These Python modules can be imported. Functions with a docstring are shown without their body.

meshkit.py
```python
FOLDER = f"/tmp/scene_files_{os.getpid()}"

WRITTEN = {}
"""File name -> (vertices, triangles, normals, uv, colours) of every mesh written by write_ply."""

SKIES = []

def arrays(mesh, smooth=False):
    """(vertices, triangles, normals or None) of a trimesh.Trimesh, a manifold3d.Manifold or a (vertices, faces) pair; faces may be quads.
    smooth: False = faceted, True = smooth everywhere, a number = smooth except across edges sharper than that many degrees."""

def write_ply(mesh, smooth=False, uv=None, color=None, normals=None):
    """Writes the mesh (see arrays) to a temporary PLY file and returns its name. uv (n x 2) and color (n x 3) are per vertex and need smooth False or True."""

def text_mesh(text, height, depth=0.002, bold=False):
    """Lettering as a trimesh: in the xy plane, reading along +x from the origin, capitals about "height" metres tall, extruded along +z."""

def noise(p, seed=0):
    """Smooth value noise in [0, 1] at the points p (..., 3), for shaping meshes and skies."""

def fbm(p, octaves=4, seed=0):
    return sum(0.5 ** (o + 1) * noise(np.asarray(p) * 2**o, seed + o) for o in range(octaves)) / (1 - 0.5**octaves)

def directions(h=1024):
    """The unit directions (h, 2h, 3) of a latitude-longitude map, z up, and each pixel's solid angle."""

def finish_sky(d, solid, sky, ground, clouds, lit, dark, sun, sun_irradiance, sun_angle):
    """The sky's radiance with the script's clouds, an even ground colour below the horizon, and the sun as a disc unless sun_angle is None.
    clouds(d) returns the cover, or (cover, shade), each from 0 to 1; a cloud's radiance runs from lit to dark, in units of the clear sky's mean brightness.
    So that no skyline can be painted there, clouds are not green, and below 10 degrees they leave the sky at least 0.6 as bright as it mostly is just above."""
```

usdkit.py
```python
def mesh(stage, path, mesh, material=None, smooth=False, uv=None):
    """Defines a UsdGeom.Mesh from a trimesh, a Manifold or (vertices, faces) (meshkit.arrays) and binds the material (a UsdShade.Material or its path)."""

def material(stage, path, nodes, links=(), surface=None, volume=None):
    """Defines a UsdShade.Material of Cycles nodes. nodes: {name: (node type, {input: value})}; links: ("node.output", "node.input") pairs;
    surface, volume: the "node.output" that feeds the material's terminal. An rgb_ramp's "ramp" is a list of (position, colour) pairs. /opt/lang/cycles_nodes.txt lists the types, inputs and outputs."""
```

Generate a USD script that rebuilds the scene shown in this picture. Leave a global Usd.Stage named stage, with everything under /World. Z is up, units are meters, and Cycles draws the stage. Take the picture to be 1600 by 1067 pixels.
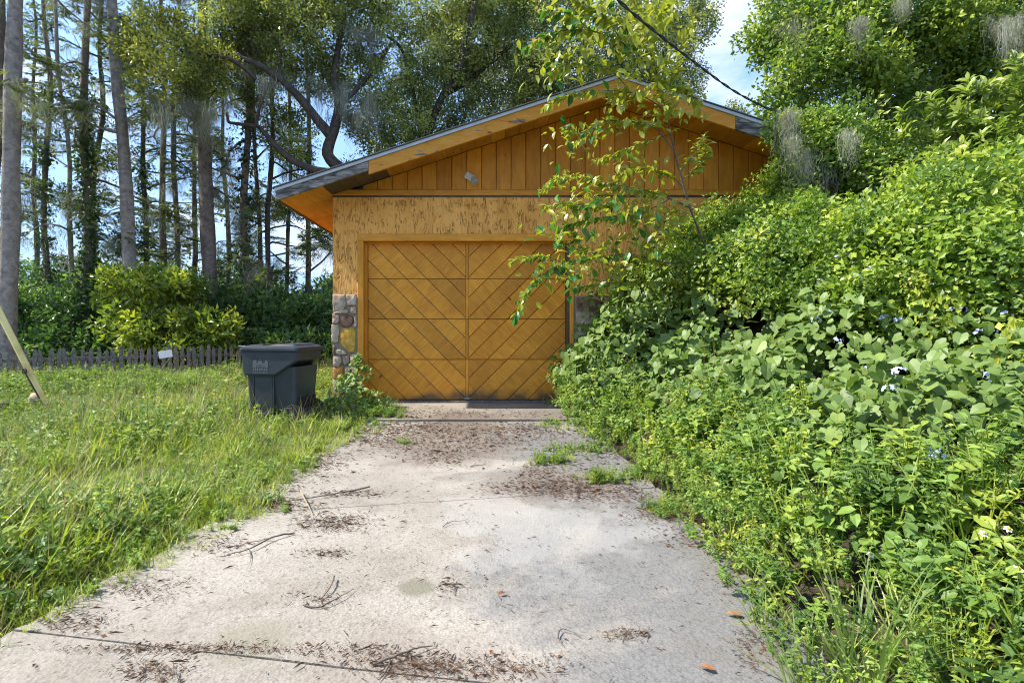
import math, numpy as np, trimesh, usdkit, meshkit
from pxr import Usd, UsdGeom, UsdLux, UsdShade, Sdf, Gf, Vt
from scipy.spatial.transform import Rotation as Rot
from scipy.interpolate import RBFInterpolator
from shapely.geometry import Polygon, box as sbox
from shapely import affinity

stage = Usd.Stage.CreateInMemory()
UsdGeom.SetStageUpAxis(stage, 'Z'); UsdGeom.SetStageMetersPerUnit(stage, 1.0)
UsdGeom.Xform.Define(stage, '/World'); UsdGeom.Scope.Define(stage, '/World/Looks')
PI = math.pi

# ------------------------------------------------------------------ camera, sky, sun, exposure
EYE = 1.09                       # eye height; the photo's lens is shifted, its vanishing point lies at pixel (756, 512) of 1600 x 1067
F = 820.0                        # focal length in pixels
cam = UsdGeom.Camera.Define(stage, '/World/camera')
cam.CreateHorizontalApertureAttr(36.0); cam.CreateVerticalApertureAttr(36.0 * 682 / 1024)
cam.CreateFocalLengthAttr(36.0 * F / 1600)
cam.CreateHorizontalApertureOffsetAttr(36.0 * 44 / 1600)
cam.CreateVerticalApertureOffsetAttr(-36.0 * 21.5 / 1600)
cam.CreateClippingRangeAttr(Gf.Vec2f(0.05, 3000))
cam.AddTransformOp().Set(Gf.Matrix4d(1,0,0,0, 0,0,1,0, 0,-1,0,0, 0,0,EYE,1))
EXPOSURE = 1.45
cam.CreateExposureAttr(EXPOSURE)

SUN_EL = math.radians(47.6)
_az = (-1.0, -0.04)
_n = math.hypot(*_az)
SUN = np.array([_az[0]/_n*math.cos(SUN_EL), _az[1]/_n*math.cos(SUN_EL), math.sin(SUN_EL)])
sun = UsdLux.DistantLight.Define(stage, '/World/sun')
sun.CreateNormalizeAttr(True); sun.CreateIntensityAttr(0.95); sun.CreateAngleAttr(0.6); sun.CreateColorAttr(Gf.Vec3f(1.0, 0.94, 0.84))
_z = SUN; _x = np.cross([0,0,1.0], _z); _x /= np.linalg.norm(_x); _y = np.cross(_z, _x)
sun.AddTransformOp().Set(Gf.Matrix4d(*[float(q) for q in (*_x,0,*_y,0,*_z,0,0,0,0,1)]))
dome = UsdLux.DomeLight.Define(stage, '/World/sky')
sky_mat = usdkit.material(stage, '/World/Looks/sky', {
    'tc': ('texture_coordinate', {}),
    'sky': ('sky_texture', {'sky_type': 'single_scattering', 'sun_disc': False, 'sun_elevation': SUN_EL, 'sun_rotation': math.atan2(SUN[0], SUN[1]), 'altitude': 10.0, 'air_density': 1.0, 'aerosol_density': 0.2, 'ozone_density': 1.5}),
    'map': ('mapping', {'mapping_type': 'point', 'scale': (1.0, 1.0, 2.2), 'location': (0.35, 0.0, 0.1)}),
    'n': ('noise_texture', {'scale': 3.1, 'detail': 7.0, 'roughness': 0.58, 'distortion': 0.2}),
    'r': ('rgb_ramp', {'ramp': [(0.0, (0,0,0)), (0.50, (0,0,0)), (0.67, (0.85,0.85,0.85)), (1.0, (1,1,1))]}),
    'sep': ('separate_xyz', {}),
    'low': ('map_range', {'from_min': 0.0, 'from_max': 0.6, 'to_min': 0.9, 'to_max': 0.0, 'clamp': True}),
    
    'hz': ('mix_color', {'b': (.58, 1.15, 2.4), 'use_clamp': False}), 'mix': ('mix_color', {'b': (3.2, 3.3, 3.5), 'use_clamp': False}),
    'bg': ('background_shader', {'strength': 0.15})},
    [('tc.generated', 'map.vector'), ('map.vector', 'n.vector'), ('n.fac', 'r.fac'), ('tc.generated', 'sep.vector'), ('sep.z', 'low.value'),
     ('r.color', 'mix.fac'), ('low.result', 'hz.fac'), ('sky.color', 'hz.a'), ('hz.result', 'mix.a'), ('mix.result', 'bg.color')], surface='bg.background')
UsdShade.MaterialBindingAPI.Apply(dome.GetPrim()).Bind(sky_mat)
dome.GetPrim().SetCustomDataByKey('kind', 'structure')

# ------------------------------------------------------------------ helpers
def P(px, py, Y):                # where a pixel of the photograph lies at the distance Y
    return np.array([(px - 756) * Y / F, Y, EYE + (512 - py) * Y / F])

used = set()
def numbered(path):
    k, p = 0, path
    while p in used:
        k += 1; p = f'{path}_{k:03d}'
    used.add(p)
    return p

def data(prim, label=None, cat=None, group=None, kind=None):
    for k, v in (('label', label), ('category', cat), ('group', group), ('kind', kind)):
        if v: prim.SetCustomDataByKey(k, v)
    return prim

def thing(name, label, cat, loc=None, rotz=0.0, group=None, kind=None):
    x = UsdGeom.Xform.Define(stage, numbered('/World/' + name))
    if loc is not None: x.AddTranslateOp().Set(Gf.Vec3d(*[float(q) for q in loc]))
    if rotz: x.AddRotateZOp().Set(float(math.degrees(rotz)))
    return data(x.GetPrim(), label, cat, group, kind)

def obj(name, mesh, mat, parent=None, label=None, cat=None, group=None, kind=None, smooth=False):
    path = numbered((str(parent.GetPath()) if parent else '/World') + '/' + name)
    m = usdkit.mesh(stage, path, mesh, mat, smooth=smooth)
    return data(m.GetPrim(), label, cat, group, kind)

def struct(name, mesh, mat, parent=None, smooth=False):
    return obj(name, mesh, mat, parent, kind=None if parent else 'structure', smooth=smooth)

def scatter(name, protos, pos, rot, scale, idx=None, parent=None, label=None, cat=None, group=None, kind=None):
    """A PointInstancer. protos: (mesh, material) pairs; rot: scipy Rotations; scale: n or n x 3."""
    path = numbered((str(parent.GetPath()) if parent else '/World') + '/' + name)
    pi = UsdGeom.PointInstancer.Define(stage, path)
    for k, (m, mt) in enumerate(protos):
        p = usdkit.mesh(stage, f'{path}/sprig_{k:03d}', m, mt)
        pi.CreatePrototypesRel().AddTarget(p.GetPath())
    n = len(pos); rng = np.random.default_rng(n)
    if idx is None: idx = rng.integers(0, len(protos), n)
    pi.CreateProtoIndicesAttr(Vt.IntArray.FromNumpy(np.asarray(idx, np.int32)))
    pi.CreatePositionsAttr(Vt.Vec3fArray.FromNumpy(np.asarray(pos, np.float32)))
    q = rot.as_quat()
    pi.CreateOrientationsAttr(Vt.QuathArray([Gf.Quath(float(a[3]), float(a[0]), float(a[1]), float(a[2])) for a in q]))
    s = np.asarray(scale, float)
    if s.ndim == 1: s = np.repeat(s[:, None], 3, 1)
    pi.CreateScalesAttr(Vt.Vec3fArray.FromNumpy(s.astype(np.float32)))
    return data(pi.GetPrim(), label, cat, group, kind)

def unit(v):
    v = np.asarray(v, float)
    return v / np.maximum(np.linalg.norm(v, axis=-1, keepdims=True), 1e-9)

def align(nrm, spin):            # rotations that take +z to nrm, with a spin about it
    n = unit(nrm)
    ref = np.where(np.abs(n[:, 2:]) < 0.95, [0, 0, 1.0], [1.0, 0, 0])
    a = unit(np.cross(ref, n)); b = np.cross(n, a)
    m = np.stack([a, b, n], -1)
    return Rot.from_matrix(m) * Rot.from_euler('z', spin)

class MB:                        # collects pieces into one mesh
    def __init__(self): self.v, self.f, self.n = [], [], 0
    def add(self, v, f):
        v = np.asarray(v, float).reshape(-1, 3); f = np.asarray(f, int)
        if f.shape[1] == 4: f = np.vstack([f[:, [0,1,2]], f[:, [0,2,3]]])
        self.v.append(v); self.f.append(f + self.n); self.n += len(v); return self
    def mesh(self, m, T=None):
        v = np.asarray(m.vertices)
        if T is not None: v = v @ np.asarray(T)[:3,:3].T + np.asarray(T)[:3,3]
        return self.add(v, m.faces)
    def get(self): return (np.vstack(self.v), np.vstack(self.f))

def hull(pts):
    m = trimesh.convex.convex_hull(np.asarray(pts, float))
    return m

def cbox(x0, x1, y0, y1, z0, z1, c=0.004):   # a box with chamfered edges
    p = []
    for ix in (0, 1):
        for iy in (0, 1):
            for iz in (0, 1):
                X, Y, Z = (x0, x1)[ix], (y0, y1)[iy], (z0, z1)[iz]
                sx, sy, sz = (c, -c)[ix], (c, -c)[iy], (c, -c)[iz]
                p += [(X, Y + sy, Z + sz), (X + sx, Y, Z + sz), (X + sx, Y + sy, Z)]
    return hull(p)

def plank(poly, y0, y1, c=0.005):            # a convex outline in xz, front face at y0 with a bevel, back at y1
    q = Polygon(poly); i = q.buffer(-c, join_style=2)
    if i.is_empty or i.geom_type != 'Polygon': i = affinity.scale(q, .7, .7)
    a = np.array(i.exterior.coords)[:-1]; b = np.array(q.exterior.coords)[:-1]
    pts = [(x, y0, z) for x, z in a] + [(x, y0 + c, z) for x, z in b] + [(x, y1, z) for x, z in b]
    return hull(pts)

def smooth_path(pts, n):
    pts = np.asarray(pts, float)
    d = np.r_[0, np.cumsum(np.linalg.norm(np.diff(pts, axis=0), axis=1))]
    from scipy.interpolate import PchipInterpolator
    return PchipInterpolator(d, pts)(np.linspace(0, d[-1], n))

def tube(pts, r, sides=8, rough=0.0, seed=0, caps=True):
    p = np.asarray(pts, float); n = len(p)
    r = np.broadcast_to(np.asarray(r, float), (n,))
    t = unit(np.gradient(p, axis=0))
    ref = np.array([0, 0, 1.0]) if abs(t[:, 2]).mean() < .8 else np.array([1.0, 0, 0])
    a = unit(np.cross(t, ref)); b = np.cross(t, a)
    ang = np.arange(sides) * 2 * PI / sides
    rr = np.repeat(r[:, None], sides, 1)
    if rough:
        base = p[:, None] + 3 * (np.cos(ang)[None,:,None] * a[:,None] + np.sin(ang)[None,:,None] * b[:,None]) * r[:, None, None]
        rr = rr * (1 + rough * (meshkit.fbm(base * np.array([3, 3, .8]), 3, seed) - .5) * 2)
    v = p[:, None] + rr[..., None] * (np.cos(ang)[None,:,None] * a[:,None] + np.sin(ang)[None,:,None] * b[:,None])
    i, j = np.meshgrid(np.arange(n-1), np.arange(sides), indexing='ij'); j2 = (j + 1) % sides
    q = np.stack([i*sides+j, i*sides+j2, (i+1)*sides+j2, (i+1)*sides+j], -1).reshape(-1, 4)
    v = v.reshape(-1, 3); f = np.vstack([q[:, [0,1,2]], q[:, [0,2,3]]])
    if caps:
        c0, c1 = len(v), len(v) + 1
        v = np.vstack([v, p[:1], p[-1:]])
        k = np.arange(sides); k2 = (k + 1) % sides; o = (n-1)*sides
        f = np.vstack([f, np.stack([k2, k, np.full(sides, c0)], -1), np.stack([o + k, o + k2, np.full(sides, c1)], -1)])
    return v, f

LEAF = {   # outlines: (along, across, lift) in units of length, width; faces
    'rhomb': ([(0,0,0),(.45,.5,.10),(1,0,-.06),(.45,-.5,.10)], [(0,2,1),(0,3,2)]),
    'oval': ([(0,0,0),(.25,.42,.07),(.62,.42,.05),(1,0,-.14),(.62,-.42,.05),(.25,-.42,.07),(.45,0,0)], [(0,6,1),(1,6,2),(2,6,3),(3,6,4),(4,6,5),(5,6,0)]),
    'blade': ([(0,.5,0),(0,-.5,0),(.35,.45,.06),(.35,-.45,.06),(.7,.3,.03),(.7,-.3,.03),(1,0,-.12)], [(0,1,3),(0,3,2),(2,3,5),(2,5,4),(4,5,6)]),
}
_a = [(-.10,.15),(-.15,.34),(.06,.50),(.27,.49),(.47,.52),(.64,.36),(.82,.20),(1.0,0)]
_b = [(x, -y) for x, y in _a[:-1]][::-1]
_o = _a + _b
LEAF['lobed'] = ([(.0,0,-.02)] + [(x, y, .10*abs(y)*2 - .10*x*x + 0.0) for i, (x, y) in enumerate(_o)] + [(.42,0,.0)],
                 [(len(_o)+1, 1+i, 2+i) for i in range(len(_o)-1)] + [(len(_o)+1, len(_o), 0), (len(_o)+1, 0, 1)])

def leaves(shape, pos, along, nrm, L, W):
    T, fc = (np.array(q) for q in LEAF[shape])
    d = unit(along); s = unit(np.cross(nrm, d)); n = np.cross(d, s)
    L, W = np.asarray(L, float)[:, None, None], np.asarray(W, float)[:, None, None]
    v = np.asarray(pos)[:, None] + T[None,:,0:1]*L*d[:,None] + T[None,:,1:2]*W*s[:,None] + T[None,:,2:3]*L*n[:,None]
    k = len(T)
    f = fc[None] + (np.arange(len(v)) * k)[:, None, None]
    return v.reshape(-1, 3), f.reshape(-1, 3)

def rand_dirs(rng, n, up=0.0):
    d = rng.normal(size=(n, 3)); d[:, 2] += up
    return unit(d)
# ------------------------------------------------------------------ materials
def M(name, nodes, links, surface='p.BSDF'): return usdkit.material(stage, '/World/Looks/' + name, nodes, links, surface=surface)

def leaf_mat(name, cols, back=None, fac=0.32, rough=0.45, spec=0.4, gain=1.25):
    cols = [(q, tuple(min(.5, v * gain) for v in c)) for q, c in cols]
    back = back or [(q, (min(1, c[0]*1.55), min(1, c[1]*1.7), c[2]*0.8)) for q, c in cols]
    return M(name, {'g': ('geometry', {}), 'o': ('object_info', {}), 'a': ('math', {'math_type': 'add'}), 'fr': ('math', {'math_type': 'fraction'}),
        'r': ('rgb_ramp', {'ramp': cols}), 'r2': ('rgb_ramp', {'ramp': back}), 'p': ('principled_bsdf', {'roughness': rough, 'specular_ior_level': spec}),
        't': ('translucent_bsdf', {}), 'm': ('mix_closure', {'fac': fac})},
        [('g.random_per_island', 'a.value1'), ('o.random', 'a.value2'), ('a.value', 'fr.value1'), ('fr.value', 'r.fac'), ('fr.value', 'r2.fac'), ('r.color', 'p.base_color'), ('r2.color', 't.color'),
         ('p.BSDF', 'm.closure1'), ('t.BSDF', 'm.closure2')], 'm.closure')

def wood(name, dark, light, rot=0.0, axis='y', stretch=9.0, stain=None, rough=0.55, var=0.35):
    """Stained boards: grain runs along local x after the rotation, knots, and tone that differs from board to board."""
    n = {'g': ('geometry', {}), 'o': ('object_info', {}), 'off': ('math', {'math_type': 'multiply', 'value2': 37.0}), 'vo': ('combine_xyz', {}),
         'ad': ('vector_math', {'math_type': 'add'}), 'rot': ('vector_rotate', {'rotate_type': axis + '_axis', 'angle': rot}),
         'mp': ('mapping', {'scale': (1.6, stretch, stretch)}), 'n': ('noise_texture', {'scale': 2.2, 'detail': 6.0, 'roughness': .62, 'distortion': .7}),
         'r': ('rgb_ramp', {'ramp': [(0.2, dark), (0.5, tuple((a+b)/2 for a, b in zip(dark, light))), (0.8, light)]}),
         'n2': ('noise_texture', {'scale': 1.3, 'detail': 4.0, 'roughness': .6}), 'r2': ('rgb_ramp', {'ramp': [(0.3, (.72,.62,.52)), (0.58, (1,1,1))]}), 'mu': ('mix_color', {'blend_type': 'multiply', 'fac': .8}),
         'vr': ('map_range', {'from_min': 0., 'from_max': 1., 'to_min': 1-var, 'to_max': 1+var*.5}), 'hv': ('hsv', {}),
         'kn': ('voronoi_texture', {'scale': 1.0, 'feature': 'f1'}), 'km': ('mapping', {'scale': (1.5, 5., 5.)}), 'kr': ('rgb_ramp', {'ramp': [(0., (1,1,1)), (.035, (1,1,1)), (.075, (0,0,0)), (1., (0,0,0))]}),
         'kx': ('mix_color', {'b': (.07,.03,.012)}), 'b': ('bump', {'strength': .25, 'distance': .004}), 'p': ('principled_bsdf', {'roughness': rough, 'specular_ior_level': .35})}
    l = [('g.position', 'ad.vector1'), ('o.random', 'off.value1'), ('off.value', 'vo.x'), ('off.value', 'vo.y'), ('vo.vector', 'ad.vector2'), ('g.position', 'rot.vector'),
         ('ad.vector', 'n2.vector'), ('rot.vector', 'mp.vector'), ('vo.vector', 'mp.location'), ('mp.vector', 'n.vector'), ('n.fac', 'r.fac'), ('n2.fac', 'r2.fac'), ('r.color', 'mu.a'), ('r2.color', 'mu.b'),
         ('o.random', 'vr.value'), ('vr.result', 'hv.value'), ('mu.result', 'hv.color'), ('rot.vector', 'km.vector'), ('km.vector', 'kn.vector'), ('kn.distance', 'kr.fac'), ('kr.color', 'kx.fac'), ('hv.color', 'kx.a'),
         ('n.fac', 'b.height'), ('b.normal', 'p.normal'), ('kx.result', 'p.base_color')]
    if stain:                    # dirt splashes near the ground: stain = (height, colour)
        n.update({'sx': ('separate_xyz', {}), 'sn': ('noise_texture', {'scale': 3.0, 'detail': 5.0}), 'sa': ('math', {'math_type': 'multiply_add', 'value2': -1.0 / stain[0], 'value3': 1.0}), 'sm': ('math', {'math_type': 'multiply', 'use_clamp': True}),
                  'sr': ('rgb_ramp', {'ramp': [(.25, (0,0,0)), (.42, (.85,.85,.85))]}), 'smx': ('mix_color', {'b': stain[1]})})
        l = [q for q in l if q[1] != 'p.base_color'] + [('g.position', 'sx.vector'), ('sx.z', 'sa.value1'), ('g.position', 'sn.vector'), ('sn.fac', 'sm.value1'), ('sa.value', 'sm.value2'), ('sm.value', 'sr.fac'), ('sr.color', 'smx.fac'), ('kx.result', 'smx.a'), ('smx.result', 'p.base_color')]
    return M(name, n, l)

OR_D, OR_L = (.52, .19, .012), (.84, .37, .034)
w_v = wood('stained_boards_upright', (.46,.165,.009), (.82,.34,.022), rot=PI/2, var=.28)
w_h = wood('stained_trim_level', OR_D, OR_L, rot=0.0, var=.2)
w_up = wood('stained_trim_upright', OR_D, OR_L, rot=PI/2, var=.2, stain=(.5, (.16,.10,.05)))
w_dl = wood('stained_boards_falling', (.54,.20,.011), (.88,.39,.032), rot=PI/4, var=.22, stain=(.42, (.10,.065,.035)))
w_dr = wood('stained_boards_rising', (.52,.19,.011), (.86,.375,.030), rot=-PI/4, var=.22, stain=(.42, (.07,.05,.03)))
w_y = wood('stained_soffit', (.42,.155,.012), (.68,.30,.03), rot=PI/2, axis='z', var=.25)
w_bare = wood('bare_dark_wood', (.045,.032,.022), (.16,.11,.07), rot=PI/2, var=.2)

def fascia_mat(name, bare):      # paint with flakes worn through to grey wood
    return M(name, {'g': ('geometry', {}), 'mp': ('mapping', {'scale': (2.2, 9., 9.), 'rotation': (0, -0.318 if bare else 0, 0)}), 'n': ('noise_texture', {'scale': 1.6, 'detail': 6., 'roughness': .65}),
        'm': ('rgb_ramp', {'ramp': [(.0, (0,0,0)), (.30 if bare else .60, (0,0,0)), (.36 if bare else .64, (1,1,1))]}),
        'n2': ('noise_texture', {'scale': 2.2, 'detail': 4., 'distortion': .8}), 'wd': ('rgb_ramp', {'ramp': [(.3, (.035,.03,.028)), (.5, (.13,.115,.10)), (.7, (.36,.32,.29))]}),
        'pt': ('rgb_ramp', {'ramp': [(.3, OR_D), (.7, (.60,.29,.05))]}), 'x': ('mix_color', {}), 'b': ('bump', {'strength': .5, 'distance': .004}), 'p': ('principled_bsdf', {'roughness': .7, 'specular_ior_level': .3})},
        [('g.position', 'mp.vector'), ('mp.vector', 'n.vector'), ('n.fac', 'm.fac'), ('mp.vector', 'n2.vector'), ('n2.fac', 'wd.fac'), ('n2.fac', 'pt.fac'), ('m.color', 'x.fac'), ('pt.color', 'x.a'), ('wd.color', 'x.b'),
         ('x.result', 'p.base_color'), ('n2.fac', 'b.height'), ('b.normal', 'p.normal')])
f_paint, f_bare = fascia_mat('flaking_paint', False), fascia_mat('weathered_fascia', True)

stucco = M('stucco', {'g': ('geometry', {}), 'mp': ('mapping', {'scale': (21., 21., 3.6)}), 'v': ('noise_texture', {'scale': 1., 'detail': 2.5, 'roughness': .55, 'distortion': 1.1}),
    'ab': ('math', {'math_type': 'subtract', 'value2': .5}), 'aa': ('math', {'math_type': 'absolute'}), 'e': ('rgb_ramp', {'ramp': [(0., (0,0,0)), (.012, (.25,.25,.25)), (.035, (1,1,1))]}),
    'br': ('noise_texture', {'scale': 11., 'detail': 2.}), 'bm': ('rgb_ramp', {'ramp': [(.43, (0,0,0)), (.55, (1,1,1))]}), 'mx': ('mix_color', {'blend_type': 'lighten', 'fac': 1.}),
    'n': ('noise_texture', {'scale': 1.6, 'detail': 6.}), 'r': ('rgb_ramp', {'ramp': [(.25, (.70,.315,.07)), (.5, (.88,.42,.105)), (.75, (.92,.475,.14))]}), 'dk': ('rgb_ramp', {'ramp': [(0., (.74,.64,.55)), (.6, (1,1,1))]}), 'mu': ('mix_color', {'blend_type': 'multiply', 'fac': 1.}),  # darkens the trowel lines: dirt plus shade painted under the ridges
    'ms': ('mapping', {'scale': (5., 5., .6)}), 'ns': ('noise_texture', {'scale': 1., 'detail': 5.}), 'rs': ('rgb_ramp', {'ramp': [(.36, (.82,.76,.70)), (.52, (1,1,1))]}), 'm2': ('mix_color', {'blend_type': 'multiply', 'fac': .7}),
    'fn': ('noise_texture', {'scale': 50., 'detail': 4.}), 'hb': ('math', {'math_type': 'multiply_add', 'value2': .2}), 'h2': ('math', {'math_type': 'multiply_add', 'value2': 1.2}),
    'b': ('bump', {'strength': 1., 'distance': .022}), 'p': ('principled_bsdf', {'roughness': .8, 'specular_ior_level': .2})},
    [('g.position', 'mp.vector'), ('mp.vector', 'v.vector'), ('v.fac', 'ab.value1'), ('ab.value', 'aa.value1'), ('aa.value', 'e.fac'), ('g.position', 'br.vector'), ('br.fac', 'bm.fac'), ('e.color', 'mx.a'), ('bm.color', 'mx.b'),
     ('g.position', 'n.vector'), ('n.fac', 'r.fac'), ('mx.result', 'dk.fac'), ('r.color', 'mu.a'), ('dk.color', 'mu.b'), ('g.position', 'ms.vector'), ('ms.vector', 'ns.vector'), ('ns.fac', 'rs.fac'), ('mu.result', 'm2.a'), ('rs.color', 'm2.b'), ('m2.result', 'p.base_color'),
     ('g.position', 'fn.vector'), ('fn.fac', 'hb.value1'), ('mx.result', 'hb.value3'), ('v.fac', 'h2.value1'), ('hb.value', 'h2.value3'), ('h2.value', 'b.height'), ('b.normal', 'p.normal')])

def rocky(name, cols, scale=14., bump=.6, rough=.85):
    return M(name, {'g': ('geometry', {}), 'o': ('object_info', {}), 'c': ('combine_xyz', {}), 'a': ('vector_math', {'math_type': 'add'}), 'n': ('noise_texture', {'scale': scale, 'detail': 7., 'roughness': .65, 'distortion': .6}),
        'r': ('rgb_ramp', {'ramp': [(.28 + .44*i/(len(cols)-1), c) for i, c in enumerate(cols)]}), 'b': ('bump', {'strength': bump, 'distance': .02}), 'p': ('principled_bsdf', {'roughness': rough, 'specular_ior_level': .25})},
        [('g.position', 'a.vector1'), ('o.random', 'c.x'), ('c.vector', 'a.vector2'), ('a.vector', 'n.vector'), ('n.fac', 'r.fac'), ('r.color', 'p.base_color'), ('n.fac', 'b.height'), ('b.normal', 'p.normal')])
st_grey = rocky('stone_grey', [(.20,.145,.10), (.39,.295,.21), (.52,.43,.33)])
st_tan = rocky('stone_tan', [(.17,.11,.08), (.33,.23,.16), (.45,.36,.29)])
st_brown = rocky('stone_brown', [(.08,.04,.03), (.19,.10,.06), (.26,.16,.11)])
st_gold = rocky('stone_gold', [(.22,.10,.02), (.48,.27,.04), (.55,.38,.10)])
st_rust = rocky('stone_rust', [(.18,.08,.03), (.46,.20,.04), (.48,.30,.14)])
mortar = rocky('mortar', [(.19,.15,.11), (.33,.265,.20)], scale=30.)
metal_edge = rocky('drip_edge_metal', [(.38,.41,.45), (.50,.53,.57)], scale=6., bump=.05, rough=.4)
shingle = rocky('roof_shingles', [(.05,.05,.055), (.10,.10,.11)], scale=40.)
bark_grey = rocky('bark_grey', [(.10,.085,.07), (.215,.18,.15), (.32,.28,.24)], scale=7., bump=1.0)
bark_brown = rocky('bark_brown', [(.05,.038,.03), (.13,.10,.08), (.21,.17,.14)], scale=7., bump=1.0)
bark_dark = rocky('bark_dark', [(.025,.02,.016), (.065,.052,.042), (.11,.09,.075)], scale=8., bump=1.0)
old_wood = rocky('fence_wood', [(.05,.045,.04), (.13,.118,.105), (.22,.20,.18)], scale=18., bump=.6)
plain = lambda name, col, rough=.5, spec=.5: M(name, {'p': ('principled_bsdf', {'base_color': col, 'roughness': rough, 'specular_ior_level': spec})}, [])
threshold_shade = plain('threshold_shadow_board', (.12,.11,.10), .8, .2)  # dark colour for the shade at the threshold, bound to no mesh
ground_mat = rocky('soil', [(.045,.035,.022), (.085,.07,.04), (.12,.105,.06)], scale=5., bump=.8)

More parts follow.
